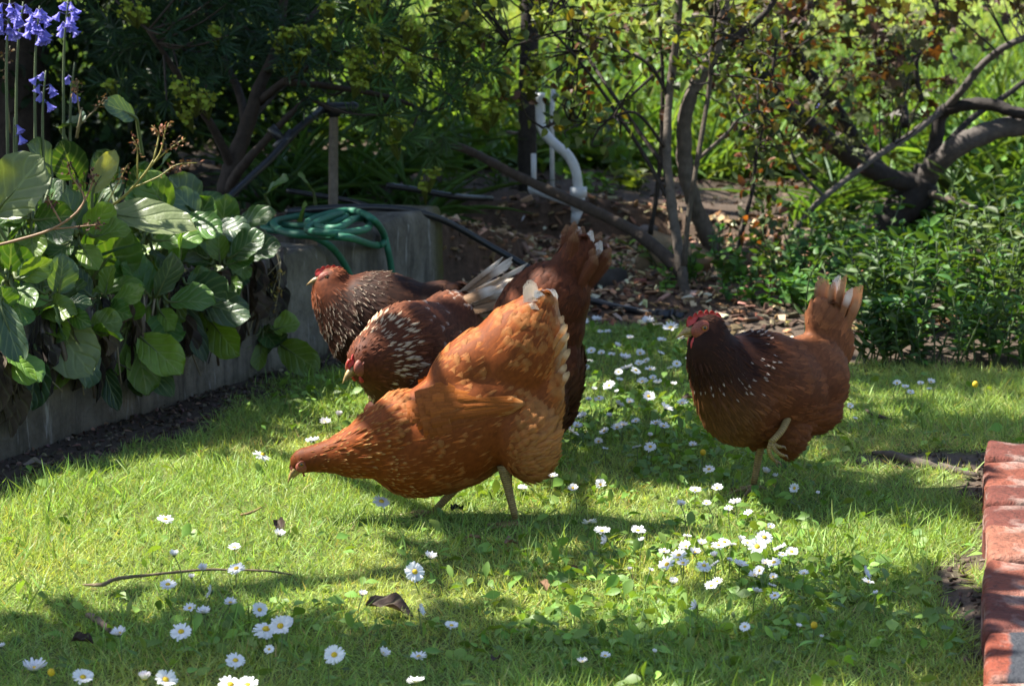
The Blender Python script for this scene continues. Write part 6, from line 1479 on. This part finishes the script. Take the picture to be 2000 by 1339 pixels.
# ------------------------------------------------------------------ the tree over the lawn, which casts the dappled shade
sh = empty('shade_tree', (-3.5, 3.9, 0), 'broad leafy tree left of the picture whose boughs hang over the lawn', 'tree')
branchy(sh, 'trunk', [(-3.5, 3.9, -0.1), (-3.45, 3.95, 0.9), (-3.3, 4.1, 1.7), (-3.1, 4.2, 2.3)], [0.20, 0.16, 0.13, 0.11], GB, 0.06, 14)
# ground point in the photograph, half sizes in metres, height of what is shaded, height of the bough, density
shade = [(330, 1270, 0.42, 0.19, 0, 2.1, 1.0), (120, 1300, 0.30, 0.25, 0, 2.2, 1.0), (640, 1300, 0.34, 0.14, 0, 2.0, 0.95), (1010, 1290, 0.30, 0.13, 0, 2.2, 0.9), (1300, 1280, 0.30, 0.12, 0, 2.05, 0.95), (1640, 1285, 0.30, 0.17, 0, 2.2, 0.95), (1850, 1240, 0.14, 0.26, 0, 2.3, 0.7), (900, 1200, 0.14, 0.05, 0, 2.1, 0.5), (420, 1150, 0.16, 0.04, 0, 2.1, 0.35),
         (1740, 985, 0.20, 0.10, 0, 2.3, 0.95), (1590, 960, 0.14, 0.10, 0, 2.2, 0.9), (1500, 930, 0.22, 0.20, 0.20, 2.25, 0.55), (1420, 905, 0.20, 0.24, 0.0, 2.4, 0.85), (1520, 820, 0.22, 0.20, 0.10, 2.35, 0.6), (1250, 860, 0.22, 0.30, 0, 2.3, 0.62), (1180, 740, 0.22, 0.35, 0, 2.3, 0.55), (1330, 700, 0.22, 0.45, 0, 2.5, 0.6), (1130, 930, 0.14, 0.18, 0, 2.2, 0.6),
         (1780, 850, 0.30, 0.16, 0, 2.5, 0.8), (1900, 730, 0.40, 0.16, 0, 2.6, 0.85), (1720, 730, 0.22, 0.12, 0, 2.6, 0.8), (1960, 880, 0.2, 0.2, 0, 2.5, 0.9), (780, 800, 0.16, 0.16, 0.26, 2.3, 0.85), (560, 760, 0.18, 0.16, 0, 2.2, 0.6), (430, 860, 0.12, 0.12, 0, 2.1, 0.6), (1820, 640, 0.5, 0.5, 0.2, 2.7, 0.3),
         (150, 120, 0.25, 0.25, 0.5, 2.4, 0.7)]
g = Geo(); cl = []
for (x, y, rx, ry, z0, h, dens) in shade:
    p = gp(x, y, z0); c = p + SUN * ((h - z0) / SUN[2]); cl.append(c)
    area = math.pi * rx * ry; n = int(area / 0.0030 * 2.6 * dens) + 6
    a = R.uniform(0, 6.283, n); rr = np.sqrt(R.uniform(0, 1, n)) * np.where(R.uniform(size=n) < 0.12, 1.3, 1.0)
    tz = R.uniform(-0.16, 0.16, n)
    P = c + np.stack([np.cos(a) * rr * rx, np.sin(a) * rr * ry, tz * 0], 1) + SUN[None] * tz[:, None] + R.normal(0, 0.012, (n, 3))
    g.inst(OVATE, P, rdir(n, -0.2), unit(SUN[None] + R.normal(0, 0.45, (n, 3))), R.uniform(0.075, 0.12, n), R.uniform(0.045, 0.065, n), Col=vary((0.055, 0.11, 0.025), n, 0.25))
g.build('foliage', M['leaf'], sh, kind='stuff')
# boughs: chained from the trunk's top through the clusters
cl = sorted(cl, key=lambda c: (c[0] + 3.1) ** 2 + (c[1] - 4.2) ** 2); done = [np.array([-3.1, 4.2, 2.3])]
for c in cl:
    j = min(range(len(done)), key=lambda i: ((done[i] - c) ** 2).sum()); s_ = done[j]
    L = np.linalg.norm(c - s_); r0 = 0.012 + 0.012 * max(0, 1.5 - abs(c[0] + 2.5))
    branchy(sh, 'bough', [s_, (s_ + c) / 2 + [0, 0, 0.05 + 0.05 * L], c + [0, 0, 0.02]], [r0 * 1.3, r0, r0 * 0.7], GB, 0.08, 7); done.append(c)
# ------------------------------------------------------------------ daisies
PETAL = leaf_t(lambda u: 0.45 + 0.55 * math.sin(math.pi * min(1, 0.1 + 0.8 * u)), 3, 2, -0.06, 0.10)
k = NM('daisy_disc'); n1 = k.noise(900, 3, 0.6, k.coord('Object')); k.base(k.ramp(n1, [(0.3, (0.42, 0.24, 0.01)), (0.7, (0.72, 0.52, 0.03))]), 0.7, 0.3); k.bump(n1, 0.8, 0.001); M['disc'] = k.m
def daisy_meshes(openness, npet, seed, pink=0.0):
    """flower of radius 1 cm facing +z: ring of petals, disc, green cup"""
    g = Geo()
    for ring in range(2):
        a = np.arange(npet) * 2 * math.pi / npet + ring * math.pi / npet + R.normal(0, 0.09, npet)
        a = a[R.uniform(size=npet) > 0.05 * (seed % 3)]; npet_ = len(a)
        out = np.stack([np.cos(a), np.sin(a), np.zeros(npet_)], 1)
        el = openness + 0.14 * ring + R.normal(0, 0.13, npet_)
        D = out * np.cos(el)[:, None] + np.array([0, 0, 1.0]) * np.sin(el)[:, None]
        Nn = np.array([0, 0, 1.0]) * np.cos(el)[:, None] - out * np.sin(el)[:, None]
        col = np.concatenate([np.full((npet_, 3), 0.80) * np.array([1, 1 - 0.25 * pink, 1 - 0.15 * pink]), np.ones((npet_, 1))], 1)
        g.inst(PETAL, out * 0.0022 + [0, 0, 0.0003 * ring], D, Nn, 0.0082 * R.uniform(0.85, 1.08, npet_), 0.0027, Col=col)
    d = Geo(); d.ball((0, 0, 0.0006), (0.0031, 0.0031, 0.0017), 12, 6)
    c = Geo(); c.ball((0, 0, -0.0012), (0.0032, 0.0032, 0.0020), 10, 6, col=(0.07, 0.12, 0.03))
    return g.mesh('petals'), d.mesh('disc'), c.mesh('cup')
protos = []
for i, (op, npet, pink) in enumerate([(0.15, 19, 0), (0.48, 18, 0), (0.85, 17, 0), (1.15, 15, 0.2), (0.05, 21, 0), (0.30, 16, 0.05), (0.70, 15, 0.1), (-0.15, 17, 0), (1.0, 16, 0.1), (0.30, 22, 0)]):
    pm, dm, cm = daisy_meshes(op, npet, i, pink); pm.materials.append(M['petal']); dm.materials.append(M['disc']); cm.materials.append(M['stem']); protos.append((pm, dm, cm))
def zone_of(x, y):
    if y < 690 and x < 1230: return 'in the back strip, left part'
    if 735 > y >= 690 and x < 1230: return 'beside the raised dark tail'
    if y < 735 and x < 1400: return 'in the back strip beyond the hens'
    if y < 830 and x > 1630: return 'on the lawn behind the lone hen'
    if y < 800 and x < 1400: return 'in shade between hens, upper rows'
    if y < 890 and 1100 <= x < 1400: return 'in shade between hens, lower rows'
    if x < 700 and y < 900: return 'near the breast of the wall hens'
    if x < 1110 and 900 <= y < 1000: return 'under the buff hen'
    if 1110 <= x < 1260 and y < 1120: return 'by the shadow of the buff hen'
    if x >= 1260 and y < 1000: return 'round the foot of the lone hen'
    if 1260 <= x < 1400 and y < 1160: return 'in the sunlit patch, left half'
    if 1400 <= x < 1600 and y < 1160: return 'in the sunlit patch, right half'
    if x >= 1600: return 'on the sunny grass near the bricks'
    if x >= 1100: return 'in the shaded lawn at lower right'
    if x > 620: return 'near the big curled dead leaf'
    if y < 1100: return 'on the sunlit grass at the left'
    if y < 1215: return 'around the long twig at the left'
    if y < 1300: return 'in the shaded lower left lawn'
    return 'along the bottom edge at the left'
D_ = [(323,1014,32,0),(458,1069,24,1),(340,1083,24,2),(397,1111,26,2),(462,1110,36,0),(374,1127,18,2),(328,1141,32,0),(412,1155,30,5),(450,1177,26,1),(371,1187,26,1),(398,1195,30,1),(507,1190,30,1),(520,1228,50,0),(548,1222,44,1),(560,1214,26,1),(545,1044,28,2),(354,1233,40,4),(233,1237,34,1),(526,1267,20,0),(460,1289,36,0),
 (653,1278,40,0),(748,1276,32,1),(818,1282,36,1),(882,1221,26,1),(820,1190,28,5),(708,1160,22,2),(810,1116,38,0),(840,1088,30,2),(67,1306,52,1),(162,1322,40,1),(283,1325,34,3),(323,1327,44,0),(450,1336,44,0),(484,1337,40,1),(812,1331,36,1),(2,1262,20,1),(635,825,24,2),(662,811,22,3),(610,860,30,1),(512,888,36,0),(745,979,34,0),
 (1026,930,26,1),(1020,953,20,1),(1079,930,22,1),(1119,953,20,1),(1172,947,28,2),(1152,1021,30,1),(1176,1037,32,1),(1184,1054,26,5),(1246,1036,28,1),(1253,1055,18,2),(1385,916,24,0),(1358,957,24,4),(1401,953,22,1),(1330,984,20,1),(1380,983,18,1),(1436,980,26,4),(1423,993,18,1),(1495,922,24,2),(1515,930,16,2),(1552,953,22,0),(1598,963,12,2),
 (1297,1077,24,1),(1326,1084,32,4),(1340,1068,30,1),(1357,1079,26,1),(1303,1102,36,1),(1375,1104,30,0),(1415,1058,24,4),(1429,1064,18,1),(1460,1060,24,1),(1479,1067,36,4),(1493,1049,32,0),(1505,1028,18,1),(1524,1070,28,1),(1512,1098,30,4),(1445,1103,34,1),(1483,1114,22,1),(1510,1126,18,1),(1570,1119,20,1),(1315,1137,24,2),(1508,1143,18,0),(1478,1155,24,2),(1359,1183,28,5),(1455,1223,20,0),(1690,1118,28,5),(1695,1136,24,1),(1711,1158,14,2),(1230,1112,14,3),(1270,1113,14,2),(1560,1222,14,2),(1605,1243,10,2),(1137,1292,24,2),(1182,1280,22,1),(1278,1272,14,2),
 (1140,628,20,1),(1165,625,22,1),(1187,648,14,1),(1205,675,18,1),(1265,628,26,1),(1310,640,32,0),(1220,700,28,1),(1225,718,28,1),(1262,705,18,1),(1190,753,24,4),(1205,765,12,2),(1250,690,20,1),(1270,722,24,1),(1255,745,22,1),(1285,748,22,1),(1267,774,24,0),(1300,797,30,1),(1333,787,22,1),(1296,832,22,1),(1217,830,20,1),(1242,822,18,1),(1190,812,16,2),(1138,812,22,1),(1116,843,32,0),(1130,815,22,1),(1169,862,18,2),(1182,876,14,1),(1244,873,18,1),(1270,850,14,2),(1353,869,18,1),(1155,685,18,1),(1230,660,16,1),(1292,665,20,1),(1330,660,16,1),(1175,690,16,1),(1380,795,16,2),(1150,705,16,1),(1210,742,16,1),(1160,760,14,2),(1230,785,18,1),(1205,835,22,1),(1150,780,14,1),(1310,720,16,1),(1345,700,14,1),(1290,690,16,1),
 (1752,748,16,1),(1768,755,15,1),(1778,766,15,1),(1798,748,13,1),(1818,746,17,1),(1815,760,12,1),(1660,793,15,1),(1670,817,11,1)]
for _ in range(34):
    x = R.uniform(1125, 1345); y = R.uniform(640, 880)
    if all((x - d[0]) ** 2 + (y - d[1]) ** 2 > 200 for d in D_): D_.append((x, y, 10 + (y - 600) * 0.035 + R.uniform(0, 8), int(R.choice([1, 1, 2, 4]))))
for _ in range(26):
    x = R.normal(1400, 85); y = R.normal(1090, 32)
    if all((x - d[0]) ** 2 + (y - d[1]) ** 2 > 160 for d in D_): D_.append((x, y, R.uniform(14, 28), int(R.choice([1, 1, 2, 4, 0]))))
order = sorted(range(len(D_)), key=lambda i: D_[i][0]); cnt = {}
NTH = ['first', 'second', 'third', 'fourth', 'fifth', 'sixth', 'seventh', 'eighth', 'ninth', 'tenth', 'eleventh', 'twelfth', 'thirteenth', 'fourteenth', 'fifteenth', 'sixteenth', 'seventeenth', 'eighteenth', 'nineteenth', 'twentieth', 'twenty-first', 'twenty-second', 'twenty-third', 'twenty-fourth', 'twenty-fifth', 'twenty-sixth', 'twenty-seventh', 'twenty-eighth', 'twenty-ninth', 'thirtieth', 'thirty-first', 'thirty-second', 'thirty-third', 'thirty-fourth', 'thirty-fifth', 'thirty-sixth', 'thirty-seventh', 'thirty-eighth']
LOOK = ['open daisy with yellow eye', 'white daisy', 'half closed daisy', 'pink tinged closed daisy', 'wide white daisy', 'daisy seen from the side']
for i in order:
    x, y, sz, st = D_[i]
    z = R.uniform(0.032, 0.052) if st != 5 else 0.04
    p = gp(x, y, z); r = sz / F * np.linalg.norm(p - [0, 0, CAM_H]) * 0.5 / 0.0100 * 1.02
    zn = zone_of(x, y); q = cnt.get(zn, 0); cnt[zn] = q + 1
    bx, by = p[0] + R.uniform(-0.012, 0.012), p[1] + R.uniform(-0.004, 0.02)
    e = empty('daisy', (bx, by, gz(bx, by)), LOOK[st] + ', ' + NTH[q] + ' from the left ' + zn, 'daisy', 'white daisies in the lawn')
    cd = unit(np.array([0, 0, CAM_H]) - p)
    if st in (0, 4): nrm = cd * 0.38 + np.array([0, 0, 0.75]) + R.normal(0, 0.28, 3)
    elif st == 5: nrm = np.array([R.choice([-1, 1]) * 0.9, -0.1, 0.25]) + R.normal(0, 0.1, 3)
    elif st == 3: nrm = np.array([0, 0, 1.0]) + R.normal(0, 0.15, 3)
    else: nrm = np.array([0, 0, 1.0]) + cd * 0.25 + R.normal(0, 0.26, 3)
    Q = Vector(unit(nrm)).to_track_quat('Z', 'Y')
    pm, dm, cm = protos[int(R.choice({0: [0, 5, 7, 4], 1: [1, 6, 5, 9], 2: [2, 8, 6], 3: [3], 4: [4, 9], 5: [1, 6]}[st]))]
    for nm_, me in (('petals', pm), ('disc', dm), ('cup', cm)):
        o = bpy.data.objects.new(nm_, me); C.objects.link(o); o.parent = e
        o.location = tuple(p - np.array(e.location)); o.rotation_euler = Q.to_euler(); o.scale = (r, r * R.uniform(0.82, 1.0), r)
        if nm_ == 'petals': o['kind'] = 'stuff'
    b = np.array(e.location); nn = np.array(Q @ Vector((0, 0, 1)))
    g = Geo(); g.tube([b - [0, 0, 0.004], (b + p) / 2 + R.normal(0, 0.004, 3), p - nn * 0.0022 * r], [0.0011, 0.0010, 0.0009], 5, 3, col=(0.14, 0.19, 0.06)); g.build('stem', M['stem'], e)
for (x, y, sz, lab) in ((1373, 883, 12, 'petalless yellow daisy button left of the foot of the lone hen'), (100, 1312, 15, 'yellow flower button beside the wide daisy at the bottom left corner'), (1590, 1220, 14, 'small yellow flower low in the grass at lower right'), (1905, 750, 12, 'tiny yellow flower on the far lawn at the right')):
    p = gp(x, y, 0.04); r = sz / F * p[1] * 0.5; e = empty('yellow_button', (p[0], p[1] + 0.01, gz(p[0], p[1])), lab, 'flower')
    g = Geo(); g.ball(p, (r, r, r * 1.1), 12, 8); g.build('flower_head', M['disc'], e)
    b = np.array(e.location); g = Geo(); g.tube([b, (b + p) / 2, p - [0, 0, r]], 0.0011, 5, 3, col=(0.14, 0.19, 0.06)); g.build('stem', M['stem'], e)
fe = dp(855, 618, 4.93); e = None
# ------------------------------------------------------------------ the garden just past the picture's edges
n = 7000; s_ = R.uniform(-1.2, 2.6, n); o_ = 0.2 + 2.2 * R.uniform(0, 1, n) ** 1.1
X = WALL_A[0] + WD[0] * s_ + WN[0] * o_; Y = WALL_A[1] + WD[1] * s_ + WN[1] * o_
keep = (X < -0.2127 * Y - 0.22) & (vnoise(X, Y, 3, 81) > 0.25); X, Y = X[keep], Y[keep]; n = len(X)
D = R.normal(size=(n, 3)); D[:, 2] = np.abs(D[:, 2]) * 0.6
g = Geo(); g.inst(OVATE, np.stack([X, Y, ground_z(X, Y) + R.uniform(0.0, 0.10, n)], 1), D, rdir(n, 1.3), R.uniform(0.04, 0.09, n), R.uniform(0.03, 0.06, n), Col=vary((0.05, 0.11, 0.025), n, 0.3))
tag(g.build('ground_cover', M['leaf']), 'low leafy ground cover in the raised bed at the left', 'ground cover', kind='stuff')
V, q = grid(np.linspace(0, 2.2, 30), np.linspace(-0.6, 2.3, 40), lambda x, y: 0.012 + 0.004 * vnoise(x, y, 6, 82))
P = np.array([[*(BR0 + BN * (0.232 + v[0]) + BD * v[1]), v[2]] for v in V])
g = Geo(); g.add(P, [q], P[:, :2], Col=np.array([0.0, 0, 0, 1]))
tag(g.build('path', M['concrete']), 'grey concrete path beyond the brick edging', kind='structure')
